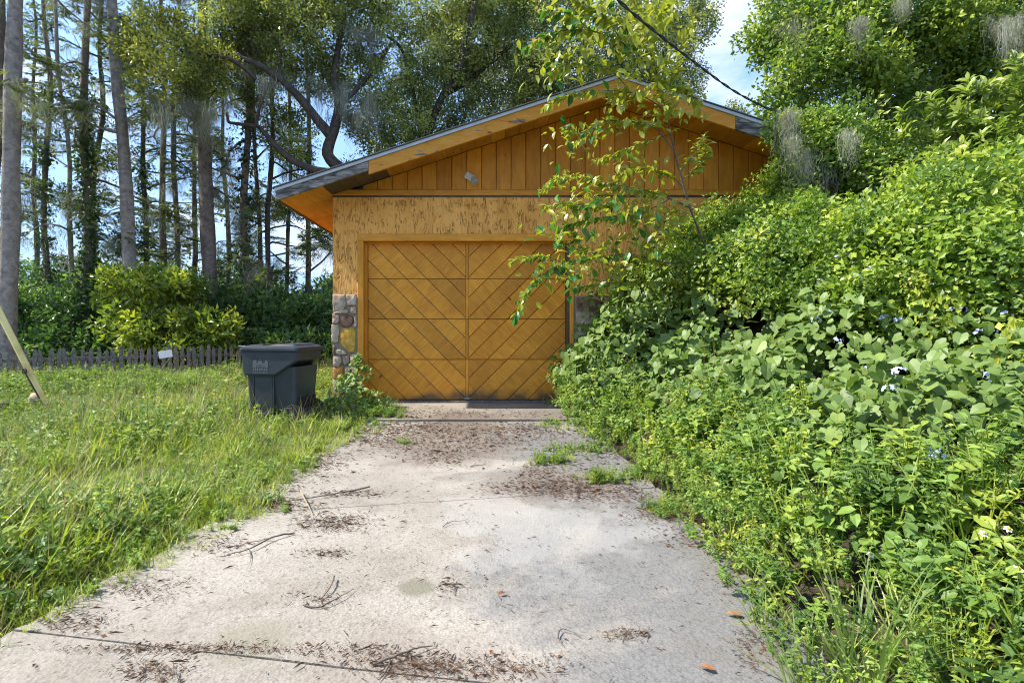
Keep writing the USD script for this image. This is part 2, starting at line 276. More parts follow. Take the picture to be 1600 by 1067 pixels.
# concrete of the drive: shell aggregate, grey and brown stains, drips with their own outlines
def concrete(name, base_d, base_l, grey, greyx=None, spots=()):
    n = {'g': ('geometry', {}), 'n1': ('noise_texture', {'scale': .9, 'detail': 6., 'roughness': .6}), 'r1': ('rgb_ramp', {'ramp': [(.3, base_d), (.62, base_l)]}),
         'n2': ('noise_texture', {'scale': .55, 'detail': 5., 'roughness': .62, 'distortion': .6}), 'sx': ('separate_xyz', {}), 'gx': ('map_range', {'from_min': -.5, 'from_max': 1.0, 'to_min': -.12, 'to_max': .13, 'clamp': True}), 'ga': ('math', {'math_type': 'add'}),
         'r2': ('rgb_ramp', {'ramp': [(.47, (0,0,0)), (.56, (.9,.9,.9))]}), 'x2': ('mix_color', {'b': grey}),
         'v': ('voronoi_texture', {'scale': 85., 'feature': 'f1'}), 'vr': ('rgb_ramp', {'ramp': [(0., (1.4,1.38,1.35)), (.20, (1.08,1.08,1.08)), (.45, (.82,.82,.82))]}), 'vb': ('separate_color', {}), 'vt': ('map_range', {'from_min': .25, 'from_max': .75, 'to_min': .1, 'to_max': 1., 'clamp': True}),
         'x3': ('mix_color', {'blend_type': 'multiply', 'use_clamp': False, 'use_clamp_result': False}),
         'n4': ('noise_texture', {'scale': 45., 'detail': 5., 'roughness': .7}), 'r4': ('rgb_ramp', {'ramp': [(.33, (.55,.52,.49)), (.46, (1,1,1))]}), 'x4': ('mix_color', {'blend_type': 'multiply', 'fac': .8}),
         'n5': ('noise_texture', {'scale': 1.7, 'detail': 7., 'roughness': .68}), 'r5': ('rgb_ramp', {'ramp': [(.54, (0,0,0)), (.66, (.45,.45,.45))]}), 'x5': ('mix_color', {'b': (.15,.125,.10)}),
         'bh': ('math', {'math_type': 'multiply_add', 'value2': .5}), 'b': ('bump', {'strength': .5, 'distance': .006}), 'p': ('principled_bsdf', {'roughness': .85, 'specular_ior_level': .25})}
    l = [('g.position', 'n1.vector'), ('n1.fac', 'r1.fac'), ('g.position', 'n2.vector'), ('g.position', 'sx.vector'), ('sx.x', 'gx.value'), ('gx.result', 'ga.value1'), ('n2.fac', 'ga.value2'), ('ga.value', 'r2.fac'), ('r2.color', 'x2.fac'), ('r1.color', 'x2.a'),
         ('g.position', 'v.vector'), ('v.distance', 'vr.fac'), ('v.color', 'vb.color'), ('vb.r', 'vt.value'), ('vt.result', 'x3.fac'), ('x2.result', 'x3.a'), ('vr.color', 'x3.b'),
         ('g.position', 'n4.vector'), ('n4.fac', 'r4.fac'), ('x3.result', 'x4.a'), ('r4.color', 'x4.b'), ('g.position', 'n5.vector'), ('n5.fac', 'r5.fac'), ('r5.color', 'x5.fac'), ('x4.result', 'x5.a'),
         ('v.distance', 'bh.value1'), ('n4.fac', 'bh.value3'), ('bh.value', 'b.height'), ('b.normal', 'p.normal')]
    last = 'x5.result'
    for i, (c, rad, col, amt, wob) in enumerate(spots):       # stains: centre, radius, colour, strength, raggedness
        n.update({f's{i}d': ('vector_math', {'math_type': 'distance', 'vector2': c}), f's{i}a': ('math', {'math_type': 'multiply_add', 'value2': wob}), f's{i}r': ('map_range', {'from_min': rad * .7 + wob/2, 'from_max': rad * 1.15 + wob/2, 'to_min': amt, 'to_max': 0., 'clamp': True}), f's{i}x': ('mix_color', {'b': col})})
        l += [('g.position', f's{i}d.vector1'), ('n5.fac', f's{i}a.value1'), (f's{i}d.value', f's{i}a.value3'), (f's{i}a.value', f's{i}r.value'), (f's{i}r.result', f's{i}x.fac'), (last, f's{i}x.a')]
        last = f's{i}x.result'
    return M(name, n, l + [(last, 'p.base_color')])
# ------------------------------------------------------------------ ground, drive, apron
GZ = -0.06
def ground_z(x, y):
    x, y = np.asarray(x, float), np.asarray(y, float)
    p = np.stack([x * .5, y * .5, x * 0], -1)
    lump = (meshkit.fbm(p, 3, 5) - .5) * .14
    off = np.clip((np.maximum(x - 1.25, -1.55 - x)) / .6, 0, 1)      # level under the drive
    z = GZ - .05 * (1 - off) + lump * off
    inside = (x > -2.5) & (x < 6.1) & (y > 7.2)
    return np.where(inside, np.minimum(z, -.08), z)
gx = np.r_[-600, -200, -80, -40, np.arange(-20, 14.01, .25), 30, 80, 200, 600]
gy = np.r_[-400, -100, -30, np.arange(-6, 30.01, .25), 45, 80, 200, 700]
XX, YY = np.meshgrid(gx, gy)
near = (np.abs(XX) < 20) & (YY > -8) & (YY < 30)
ZZ = np.where(near, ground_z(XX, YY), GZ)
nx, ny = len(gx), len(gy)
ii, jj = np.meshgrid(np.arange(ny - 1), np.arange(nx - 1), indexing='ij')
gq = np.stack([ii*nx+jj, ii*nx+jj+1, (ii+1)*nx+jj+1, (ii+1)*nx+jj], -1).reshape(-1, 4)
struct('ground', (np.stack([XX, YY, ZZ], -1).reshape(-1, 3), gq), ground_mat, smooth=True)

DZ = -0.03                       # top of the drive
def DP(px, py):                  # a pixel on the drive
    return P(px, py, F * (EYE - DZ) / (py - 512))
oil = DP(650, 917); oil2 = DP(395, 1000)
conc = concrete('drive_concrete', (.215,.19,.155), (.355,.322,.276), (.165,.162,.157),
    spots=[((oil[0], oil[1], DZ), .085, (.15,.14,.10), .8, .03), ((oil2[0], oil2[1], DZ), .16, (.2,.18,.13), .55, .3), ((-.35, 4.95, DZ), .75, (.13,.10,.08), .6, 1.5), ((-.3, 5.9, DZ), .55, (.12,.09,.068), .65, .8), ((.45, 3.75, DZ), .5, (.14,.11,.09), .5, 1.2), ((-.2, 1.55, DZ), .4, (.2,.165,.135), .4, 1.0),
           ((.35, 3.0, DZ), .55, (.36,.345,.32), .4, 2.2)])
conc_apron = concrete('apron_concrete', (.17,.145,.115), (.29,.25,.205), (.21,.195,.175), spots=[((-.2, 6.35, 0), .5, (.13,.10,.08), .55, 1.0), ((.75, 6.6, 0), .4, (.13,.10,.08), .5, 1.0)])
def edge_line(p, q, n, amp, seed):
    t = np.linspace(0, 1, n); a = np.outer(1 - t, p) + np.outer(t, q)
    d = unit(np.subtract(q, p)); w = (meshkit.fbm(np.stack([t * n * .35, t * 0 + seed, t * 0], -1), 4, seed) - .5) * amp
    return a + np.outer(w, [-d[1], d[0]])
def slab(corners, seed, amp=(.015, .10, .015, .10)):
    ring = np.vstack([edge_line(corners[k], corners[(k+1) % 4], 24, amp[k], seed + k)[:-1] for k in range(4)])
    m = trimesh.creation.extrude_polygon(Polygon(ring), .10, engine='earcut'); m.apply_translation([0, 0, DZ - .10]); return m
drive = data(UsdGeom.Xform.Define(stage, numbered('/World/driveway')).GetPrim(), kind='structure')
obj('slab', slab([(-1.9, -7), (1.4, -7), (1.14, 1.46), (-1.75, 1.94)], 1), conc, drive)
obj('slab', slab([(-1.75, 1.95), (1.14, 1.47), (1.22, 3.68), (-1.55, 3.14)], 7), conc, drive)
obj('slab', slab([(-1.55, 3.149), (1.22, 3.689), (1.15, 6.32), (-1.45, 6.30)], 13), conc, drive)
m = trimesh.creation.extrude_polygon(Polygon(np.vstack([edge_line((-1.75, 6.24), (1.75, 6.26), 30, .05, 21), [(1.75, 7.9), (-1.75, 7.9)]])), .12, engine='earcut'); m.apply_translation([0, 0, -.12])
struct('garage_apron', m, conc_apron)

# ------------------------------------------------------------------ garage
WY, FY, RX, SL = 7.6, 7.0, 1.81, .329          # wall plane, fascia plane, ridge, slope
XL, XR = -2.187, 5.807
zt = lambda x: 4.455 - SL * abs(RX - x)
g = thing('garage', 'orange stained wood and stucco garage with a low gable roof and chevron door', 'garage')
st = MB()
for a in [(XL, -1.826, 1.57, 3.0), (-1.826, 1.305, 2.443, 3.0), (1.305, XR, 1.55, 3.0)]:
    st.mesh(trimesh.creation.box(bounds=[[a[0], WY, a[2]], [a[1], WY + .16, a[3]]]))
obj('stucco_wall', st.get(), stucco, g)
side = MB()
side.mesh(trimesh.creation.box(bounds=[[XL, WY + .162, -.1], [XL + .16, 14.2, 3.0]]))
side.mesh(trimesh.creation.box(bounds=[[XR - .16, WY + .162, -.1], [XR, 14.2, 3.0]]))
side.mesh(trimesh.creation.box(bounds=[[XL + .162, 14.04, -.1], [XR - .162, 14.2, 3.0]]))
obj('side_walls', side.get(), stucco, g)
for y0, y1 in ((WY + .03, WY + .15), (14.05, 14.2)):
    obj('gable_backing', plank([(XL, 3.0), (XR, 3.0), (XR, zt(XR) - .14), (RX, zt(RX) - .14), (XL, zt(XL) - .14)], y0, y1, .002), w_bare, g)
x = XL + .004; rng = np.random.default_rng(3)
while x < XR - .02:
    x1 = min(x + .209, XR); z0 = 3.082
    tops = [(x1, zt(x1) - .137), (x, zt(x) - .137)]
    if x < RX < x1: tops.insert(1, (RX, zt(RX) - .137))
    if min(t[1] for t in tops) > z0 + .02:
        obj('gable_board', plank([(x, z0), (x1, z0)] + tops, WY + rng.uniform(-.002, .002), WY + .03, .009), w_v, g)
    x += .215
obj('trim_band', cbox(XL - .01, XR, WY - .028, WY + .03, 3.0, 3.08, .006), w_h, g)
obj('drip_board', cbox(XL, XR, WY - .012, WY + .03, 2.975, 2.999, .003), w_bare, g)  # dark strip standing in for the shade line under the trim band
# roof: deck, shingles, metal edge, fascias, soffit boards
rf = MB()
for a, b in ((XL - .61, RX), (RX, XR + .61)):
    rf.mesh(plank([(a, zt(a) + .002), (b, zt(b) + .002), (b, zt(b) + .02), (a, zt(a) + .02)], FY - .045, 14.9, .004))
rfo = obj('roof', rf.get(), shingle, g)
dk = MB()
for a, b in ((XL - .59, RX - .002), (RX + .002, XR + .59)):
    dk.mesh(plank([(a, zt(a) - .10), (b, zt(b) - .10), (b, zt(b)), (a, zt(a))], FY + .03, 14.88, .002))
obj('roof_deck', dk.get(), w_bare, rfo)
for a, b in ((XL - .60, RX - .001), (RX + .001, XR + .60)):
    obj('drip_edge', plank([(a, zt(a) - .043), (b, zt(b) - .043), (b, zt(b)), (a, zt(a))], FY - .03, FY + .028, .003), metal_edge, rfo)
def fascia(a, b, lo, mt, lab=None):
    obj('fascia_board', plank([(a, zt(a) - lo), (b, zt(b) - lo), (b, zt(b) - .045), (a, zt(a) - .045)], FY - .012, FY + .026, .004), mt, g, lab)
fascia(XL - .59, -1.54, .168, f_bare, 'grey weathered fascia board with flaked paint')
fascia(-1.536, RX - .002, .222, f_paint)
fascia(RX + .002, 3.35, .222, f_paint)
fascia(3.354, XR + .59, .215, f_bare, 'grey weathered fascia board with flaked paint')
sof = lambda a, b, y1, mt, lab=None: obj('soffit_board', plank([(a, zt(a) - .136), (b, zt(b) - .136), (b, zt(b) - .104), (a, zt(a) - .104)], FY + .028, y1, .006), mt, g, lab)
for s in (-1, 1):
    e = XL - .575 if s < 0 else XR + .575
    for k, w in enumerate((.285, .285)):
        a = e - s * (k * .288); b = a - s * w
        sof(min(a, b), max(a, b), 14.8, w_y)
    a = XL + .005 if s < 0 else XR - .005; k = 0
    while (RX - a) * -s > .02:
        b = a - s * .202
        if (b - RX) * -s > 0: b = RX + s * .002
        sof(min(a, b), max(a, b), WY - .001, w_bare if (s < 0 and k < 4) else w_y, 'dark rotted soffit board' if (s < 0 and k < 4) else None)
        a -= s * .207; k += 1
for xx in (XL - .60, XR + .578):
    obj('eave_board', cbox(xx, xx + .022, FY + .03, 14.86, zt(XL - .6) - .155, zt(XL - .6) - .01, .003), w_bare, g)
# door frame
obj('door_trim', cbox(-1.826, -1.742, WY - .02, WY + .14, 0.0, 2.341, .006), w_up, g)
obj('door_trim', cbox(1.242, 1.302, WY - .02, WY + .05, 0.0, 2.341, .006), w_up, g)
obj('door_trim', cbox(-1.826, 1.302, WY - .024, WY + .14, 2.3415, 2.443, .006), w_h, g, 'level head trim with chipped paint')
obj('door_stop', cbox(-1.7415, -1.705, WY + .07, WY + .16, 0.0, 2.338, .004), w_up, g)
obj('door_stop', cbox(1.203, 1.2415, WY - .005, WY + .16, 0.0, 2.338, .004), w_bare, g, 'bare dark wooden stop')
obj('door_stop', cbox(-1.705, 1.203, WY + .07, WY + .16, 2.318, 2.3385, .004), w_h, g)
obj('threshold', cbox(-1.74, 1.24, WY + .02, WY + .115, 0.001, .028, .006), old_wood, g)
# the door: four panels, each of two halves of slanting boards that meet at the middle stile
DYf, PH, XM = 7.715, .593, -.245
bk = MB()
for k in range(4): bk.mesh(cbox(-1.703, 1.201, DYf + .016, DYf + .05, .030 + k * PH + .004, .030 + (k + 1) * PH - .004, .003))
door = obj('garage_door', bk.get(), w_bare, g)
for k in range(4):
    z0, z1 = .030 + k * PH + .0035, .030 + (k + 1) * PH - .0035
    obj('stile', cbox(XM - .022, XM + .022, DYf + rng.uniform(-.003, .0), DYf + .02, z0, z1, .004), w_up, door)
    for s in (-1, 1):
        xa, xb = (-1.702, XM - .024) if s < 0 else (XM + .024, 1.200)
        half = sbox(xa, z0, xb, z1)
        for j in range(-8, 14):
            c = .030 + j * .2965                 # board between the lines z = c + s (x - XM)
            strip = Polygon([(XM + u, c + s * u + d) for u, d in ((-3, .0055), (3, .0055), (3, .291), (-3, .291))])
            q = strip.intersection(half)
            if q.is_empty or q.area < 4e-4 or q.geom_type != 'Polygon': continue
            obj('board', plank(np.array(q.exterior.coords)[:-1], DYf + rng.uniform(-.0025, .0025), DYf + .015, .006), w_dl if s < 0 else w_dr, door)
steel = M('worn_steel', {'p': ('principled_bsdf', {'base_color': (.32,.31,.29), 'metallic': .8, 'roughness': .5})}, [])
hd = MB(); hd.mesh(cbox(XM - .05, XM + .05, DYf - .012, DYf + .004, .045, .065, .003)); hd.add(*tube([(XM - .035, DYf - .004, .055), (XM - .035, DYf - .035, .05), (XM + .035, DYf - .035, .05), (XM + .035, DYf - .004, .055)], .006, 6))
obj('lift_handle', hd.get(), steel, door)
# floodlight on the gable
lt = P(735, 279, WY)
pl_lamp = rocky('lamp_cream_plastic', [(.30,.27,.22), (.55,.51,.44), (.68,.64,.56)], scale=25., bump=.2, rough=.6)
b0 = cbox(-.075, .075, -.05, 0, -.05, .05, .014); b0.apply_transform(trimesh.transformations.rotation_matrix(.55, [0, 1, 0])); b0.apply_translation([lt[0] - .01, WY, lt[2] + .015])
lb = obj('wall_light', b0, pl_lamp, g, 'cream wall light with a tilted round head')
pr = np.array([[0, .03], [.038, .03], [.045, 0.0], [.05, -.055], [.042, -.06], [.0, -.06]])
hm = trimesh.creation.revolve(pr[::-1], sections=14); hm.apply_transform(trimesh.transformations.rotation_matrix(-.5, [1, .6, 0])); hm.apply_translation([lt[0] + .055, WY - .085, lt[2] - .045])
obj('lamp_head', hm, plain('lamp_grey_shell', (.32,.32,.29), .4), lb)
obj('swivel', tube([(lt[0] + .02, WY - .04, lt[2] - .005), (lt[0] + .045, WY - .075, lt[2] - .025)], .014, 7), pl_lamp, lb)
# stone cladding: mortar bed and single stones
obj('mortar_bed', trimesh.creation.box(bounds=[[XL, WY - .008, -.1], [-1.828, WY + .16, 1.568]]), mortar, g); obj('mortar_bed', trimesh.creation.box(bounds=[[1.304, WY - .006, -.1], [XR, WY + .16, 1.548]]), mortar, g)
def stone(outline, mt, deep=.05, seed=0):
    r = np.random.default_rng(seed); q = Polygon(outline)
    n = 14; t = np.linspace(0, 1, n, endpoint=False)
    c = np.array(q.centroid.coords[0])
    o = np.array([q.exterior.interpolate(a, normalized=True).coords[0] for a in t])
    o = c + (o - c) * r.uniform(1.0, 1.10, (n, 1)); o = .90 * o + .05 * np.roll(o, 1, 0) + .05 * np.roll(o, -1, 0)
    rings = [(1.02, .03), (1.0, -deep * .25), (.90, -deep * .62), (.55, -deep * .8)]
    v = []
    for s_, y in rings:
        p = c + (o - c) * s_; v.append(np.c_[p[:, 0], WY + y + r.uniform(-.006, .006, n) * (s_ < 1), p[:, 1]])
    v = np.vstack(v + [[[c[0], WY - deep * .8, c[1]]]])
    f = []
    for k in range(len(rings) - 1):
        for i in range(n):
            j = (i + 1) % n; f += [(k*n+i, k*n+j, (k+1)*n+j), (k*n+i, (k+1)*n+j, (k+1)*n+i)]
    k = (len(rings) - 1) * n
    f += [(k+i, k+(i+1) % n, len(v)-1) for i in range(n)]
    obj('stone', (v, np.array(f)), mt, g, smooth=32)
def from_zoom(pts): return [((500 + u / 5.083 - 756) / 107.9, EYE + (512 - 430 - v / 5.083) / 107.9) for u, v in pts]
left = [([(104,156),(204,156),(206,262),(160,286),(108,286)], st_grey), ([(210,158),(292,158),(292,238),(212,242)], st_grey), ([(240,246),(292,244),(292,306),(262,312),(236,290)], st_tan), ([(108,296),(200,270),(232,280),(228,302),(150,306),(108,308)], st_grey),
    ([(100,312),(150,310),(158,340),(150,384),(100,386)], st_tan), ([(160,330),(212,308),(262,324),(270,370),(246,408),(180,410),(152,390)], st_brown), ([(270,316),(294,314),(294,412),(264,412),(276,370)], st_grey),
    ([(92,396),(150,392),(156,440),(148,530),(94,536)], st_grey), ([(158,450),(196,420),(282,420),(286,560),(276,612),(232,616),(200,572),(154,552)], st_gold), ([(122,590),(170,586),(218,620),(206,634),(130,630)], st_grey),
    ([(106,560),(120,562),(118,630),(104,632)], st_tan), ([(110,638),(172,640),(178,690),(160,724),(108,726)], st_grey), ([(178,640),(234,634),(236,690),(206,716),(182,700)], st_tan), ([(106,736),(192,718),(190,810),(160,838),(108,816)], st_rust),
    ([(200,724),(244,722),(244,790),(214,804),(198,780)], st_grey), ([(242,632),(294,626),(296,704),(246,712)], st_grey), ([(250,718),(296,712),(296,800),(252,806)], st_tan), ([(104,826),(160,846),(196,830),(190,910),(110,916)], st_grey), ([(204,812),(296,810),(296,890),(204,900)], st_tan),
    ([(104,924),(190,918),(192,1000),(104,1004)], st_brown), ([(200,908),(296,898),(296,1000),(200,1002)], st_grey)]
for k, (o, mt) in enumerate(left): stone(from_zoom(o), mt, .05, k)
rs = np.random.default_rng(8)
mats = [st_grey, st_tan, st_brown, st_grey, st_tan]
zz = 1.535; row = 0
while zz > .1:
    h = rs.uniform(.16, .30); xx = 1.325
    while xx < 3.6:
        w = rs.uniform(.2, .42)
        o = [(xx + .015, zz - .012), (xx + w - .015, zz - .012 - rs.uniform(0, .03)), (xx + w - rs.uniform(.01, .04), zz - h + .01), (xx + rs.uniform(.01, .04), zz - h + rs.uniform(.0, .03))]
        stone(o, mats[rs.integers(5)], .045, int(rs.integers(1e6))); xx += w
    zz -= h

# ------------------------------------------------------------------ rubbish bin
bin_mat = M('bin_plastic', {'g': ('geometry', {}), 'n': ('noise_texture', {'scale': 5., 'detail': 6.}), 'r': ('rgb_ramp', {'ramp': [(.3, (.017,.021,.025)), (.7, (.029,.035,.041))]}), 'sx': ('separate_xyz', {}), 'dz': ('map_range', {'from_min': -.05, 'from_max': .35, 'to_min': .45, 'to_max': 0., 'clamp': True}), 'm': ('math', {'math_type': 'multiply'}), 'x': ('mix_color', {'b': (.10,.09,.07)}), 'p': ('principled_bsdf', {'roughness': .42, 'specular_ior_level': .5})},
    [('g.position', 'n.vector'), ('n.fac', 'r.fac'), ('g.position', 'sx.vector'), ('sx.z', 'dz.value'), ('dz.result', 'm.value1'), ('n.fac', 'm.value2'), ('m.value', 'x.fac'), ('r.color', 'x.a'), ('x.result', 'p.base_color')])
black = plain('black_rubber', (.02,.02,.02), .7, .3)
bn = thing('wheeled_bin', 'dark grey wheeled rubbish bin standing in the grass left of the garage door', 'bin', (-2.47, 6.46, -.07), -.14)
def ring(hx, hy, z, r=.05, cx=0, cy=0):
    p = []
    for sx, sy, a0 in ((1, 1, 0), (-1, 1, PI/2), (-1, -1, PI), (1, -1, 1.5*PI)):
        for k in range(4):
            a = a0 + k * PI / 6; p.append((cx + sx * (hx - r) + r * math.cos(a), cy + sy * (hy - r) + r * math.sin(a), z))
    return p
body = MB()
body.mesh(hull(ring(.275, .235, .0, .05) + ring(.29, .25, .05, .05) + ring(.324, .288, .70, .05)))
prof = [(-.348, .895), (.356, .895), (.346, .775), (.075, .60), (-.322, .60), (-.342, .66)]
cp = Polygon(prof); ins = np.array(cp.buffer(-.018, join_style=2).exterior.coords)[:-1]
body.mesh(hull([(a, y, b) for y in (-.322, .322) for a, b in ins] + [(a, y, b) for y in (-.304, .304) for a, b in prof]))
body.mesh(cbox(.028, .046, -.294, -.20, .03, .60, .004)); body.mesh(cbox(-.225, -.21, -.288, -.20, .04, .60, .003))
bd = obj('body', body.get(), bin_mat, bn, smooth=28)
obj('front_panel', cbox(-.205, .024, -.2865, -.20, .04, .585, .006), bin_mat, bd)
lid = MB(); lid.mesh(hull(ring(.372, .338, .885, .05) + ring(.378, .343, .90, .05) + ring(.372, .338, .925, .05) + ring(.33, .29, .948, .05)))
lid.mesh(hull(ring(.30, .285, .93, .06, .03) + ring(.12, .235, .968, .05, .17) + ring(.15, .262, .958, .05, .165)))
lid.mesh(hull([(-.33, y, .93) for y in (-.29, .29)] + [(-.1, y, .93) for y in (-.29, .29)] + [(-.28, y, .957) for y in (-.24, .24)] + [(-.12, y, .968) for y in (-.24, .24)]))
ld = obj('lid', lid.get(), bin_mat, bn, smooth=32)
obj('lid_grip', cbox(-.47, -.355, -.2, .2, .927, .941, .004), bin_mat, ld)
obj('lid_latch', tube([(.11, -.16, .96), (.11, -.165, 1.0), (.24, -.165, 1.0), (.24, -.16, .96)], .006, 6), black, ld)
for sy in (-1, 1):
    w = trimesh.creation.cylinder(.13, .05, sections=24); w.apply_transform(trimesh.transformations.rotation_matrix(PI/2, [1, 0, 0])); w.apply_translation([.27, sy * .278, .13])
    wh = obj('wheel', w, black, bn, smooth=30)
    hb = trimesh.creation.cylinder(.05, .056, sections=14); hb.apply_transform(trimesh.transformations.rotation_matrix(PI/2, [1, 0, 0])); hb.apply_translation([.27, sy * .278, .13]); obj('hub', hb, bin_mat, wh)
obj('axle_block', cbox(.285, .318, -.22, .22, .20, .33, .006), black, bn)
lg = MB(); fy = -.3228
def flat(x0, x1, z0, z1): lg.mesh(trimesh.creation.box(bounds=[[x0, fy - .0012, z0], [x1, fy + .001, z1]]))
for a in [(-.200,-.155,.745,.778),(-.05,-.015,.745,.775),(-.205,-.01,.722,.744),(-.14,-.085,.745,.768),(-.205,-.16,.695,.720),(-.155,-.115,.70,.716),(-.105,-.06,.70,.716),(-.055,-.012,.695,.720)]: flat(*a)
lg.mesh(hull([(-.121, fy - .0012, .768), (-.105, fy - .0012, .768), (-.113, fy - .0012, .812), (-.121, fy + .001, .768), (-.105, fy + .001, .768), (-.113, fy + .001, .812)]))
xx = -.2
for w in (.018,.014,.02,.013,.018,.015,.019,.016): flat(xx, xx + w, .652, .688); lg.mesh(trimesh.creation.box(bounds=[[xx + .004, fy - .0014, .660], [xx + w * .6, fy - .0011, .68]])); xx += w + .007
xx = -.207
for w in (.012,.01,.013,.009,.012,.011,.012,.01,.012,.009,.012,.01): flat(xx, xx + w, .622, .640); xx += w + .0055
obj('logo', lg.get(), plain('logo_print', (.08,.09,.105), .6), bd)

# ------------------------------------------------------------------ picket fence, sign
fence = thing('picket_fence', 'low grey weathered wooden picket fence along the wood edge', 'fence')
fa, fb = np.array([-10.75, 10.45]), np.array([-5.6, 14.1])
fd = unit(fb - fa); fl = np.linalg.norm(fb - fa); fang = math.atan2(fd[1], fd[0])
rp = np.random.default_rng(11)
def at_fence(s, off=0.0):
    p = fa + fd * s + off * np.array([fd[1], -fd[0]]); return np.array([p[0], p[1], 0])
k = 0; s = 0.0
while s < fl:
    h = .645 + rp.normal(0, .025) - .12 * 0; w = rp.uniform(.036, .046); b = -.18
    pl_ = plank([(-w, b), (w, b), (w, h - .13), (w * .62, h - .10), (w * .8, h - .06), (0, h), (-w * .8, h - .06), (-w * .62, h - .10), (-w, h - .13)], -.012, .012, .003)
    pl_.apply_transform(trimesh.transformations.rotation_matrix(rp.normal(0, .035), [0, 1, 0])); pl_.apply_transform(trimesh.transformations.rotation_matrix(fang, [0, 0, 1])); pl_.apply_translation(at_fence(s, .03))
    obj('picket', pl_, old_wood, fence); s += .139 + rp.normal(0, .008); k += 1
for z in (.08, .40):
    r_ = MB(); r_.mesh(cbox(0, fl, -.02, .02, z - .035, z + .035, .005)); m = trimesh.Trimesh(*r_.get(), process=False)
    m.apply_transform(trimesh.transformations.rotation_matrix(fang, [0, 0, 1])); m.apply_translation(at_fence(0, -.012)); obj('rail', m, old_wood, fence)
for s in np.arange(.3, fl, 2.0):
    m = cbox(-.045, .045, -.045, .045, -.3, .52, .006); m.apply_transform(trimesh.transformations.rotation_matrix(fang, [0, 0, 1])); m.apply_translation(at_fence(s, -.08)); obj('post', m, old_wood, fence)
sp_ = P(262, 553, 12.6)
m = cbox(-.14, .14, -.004, .004, -.085, .085, .002); m.apply_transform(trimesh.transformations.rotation_matrix(-.16, [0, 1, 0])); m.apply_transform(trimesh.transformations.rotation_matrix(fang, [0, 0, 1])); m.apply_translation(sp_ + [.02, -.12, 0])
obj('sign', m, plain('white_board', (.68,.70,.72), .5), None, 'small blank white board hung askew on the picket fence', 'sign')

# ------------------------------------------------------------------ guy wire with yellow guard, stones, power line
gy_mat = rocky('yellow_guard_plastic', [(.42,.33,.10), (.58,.48,.18), (.66,.56,.26)], scale=4., bump=.1, rough=.5)
gw = thing('guy_wire', 'steel guy wire in a pale yellow plastic guard slanting out of the grass', 'guy wire')
a0, a1 = P(72, 632, 7.0), P(-62, 368, 7.15)
obj('guard', tube(np.linspace(a0, a1, 8), np.linspace(.036, .045, 8), 12), gy_mat, gw, smooth=40)
obj('wire', tube([a0 - .15 * unit(a1 - a0), a1 + 7 * unit(a1 - a0)], .006, 6), steel, gw)
rod = thing('anchor_rod', 'thin black anchor rod beside the yellow guy guard', 'rod')
obj('shaft', tube([P(68, 634, 6.9), P(38, 580, 6.95), P(27, 566, 7.0)], .010, 6), black, rod)
obj('eye', tube([P(38, 580, 6.95) + .03 * np.array([math.cos(t), 0, math.sin(t)]) for t in np.linspace(0, 2*PI, 12)], .007, 6), black, rod)
def rock(px, py, Y, r, lab, mt, seed):
    m = trimesh.creation.icosphere(2, r); v = m.vertices * [1, .9, .95]; v = v * (1 + .5 * (meshkit.fbm(v / r * 1.3 + seed, 3, seed) - .5))[:, None]
    m.vertices = v + P(px, py, Y); obj('rock', m, mt, None, lab, 'rock', smooth=40)
rock(57, 622, 7.05, .085, 'grey rock at the foot of the yellow guy guard', st_grey, 4)
rock(3, 634, 6.8, .07, 'dark grey rock in the grass at the left edge', bark_brown, 9)
cable_pts = [P(900, -62, 3.2), P(930, -34, 3.5), P(965, 0, 3.9), P(1034, 58, 4.7), P(1100, 109, 5.6), P(1160, 150, 6.4), P(1214, 174, 7.0), P(1290, 184, 7.5)]
cs = smooth_path(cable_pts, 120)
pc = thing('power_cable', 'black twisted overhead power cable running down to the garage roof', 'cable')
for ph in (0, PI):
    t = np.arange(120) * .55 + ph
    obj('strand', tube(cs + .0085 * np.c_[np.cos(t), 0 * t, np.sin(t)], .0068, 6), black, pc)
# ------------------------------------------------------------------ foliage: sprigs that the plants share
R = lambda s: np.random.default_rng(s)
oak_leaf = leaf_mat('oak_leaf', [(0, (.018,.026,.009)), (.35, (.045,.057,.015)), (.7, (.10,.112,.028)), (1, (.18,.18,.05))], gain=2.9, fac=.32, rough=.34, spec=.55)
oak_gold = leaf_mat('oak_leaf_sunny', [(0, (.03,.04,.010)), (.4, (.09,.105,.02)), (.8, (.19,.19,.035)), (1, (.23,.21,.04))], gain=1.8, fac=.3, rough=.4)
cyp_leaf = leaf_mat('cypress_needle', [(0, (.022,.034,.012)), (.5, (.06,.082,.024)), (1, (.13,.16,.045))], fac=.35, rough=.6, gain=1.3)
dark_leaf = leaf_mat('understory_leaf', [(0, (.014,.028,.010)), (.5, (.026,.05,.015)), (.85, (.05,.085,.022)), (1, (.10,.14,.035))], gain=2.6, rough=.38)
bright_leaf = leaf_mat('loquat_leaf', [(0, (.035,.055,.010)), (.5, (.10,.135,.018)), (1, (.20,.21,.028))], gain=1.9, rough=.35)
ivy_leaf = leaf_mat('ivy_leaf', [(0, (.015,.03,.008)), (.6, (.035,.065,.015)), (1, (.08,.12,.025))], rough=.4)
moss_mat = leaf_mat('spanish_moss', [(0, (.13,.13,.11)), (.5, (.25,.25,.215)), (1, (.40,.40,.35))], gain=1.0, fac=.25, rough=.9, spec=.1)
tree_leaf = leaf_mat('vine_tree_leaf', [(0, (.022,.04,.010)), (.4, (.055,.09,.016)), (.8, (.12,.15,.022)), (1, (.17,.185,.03))], gain=2.4, rough=.38)
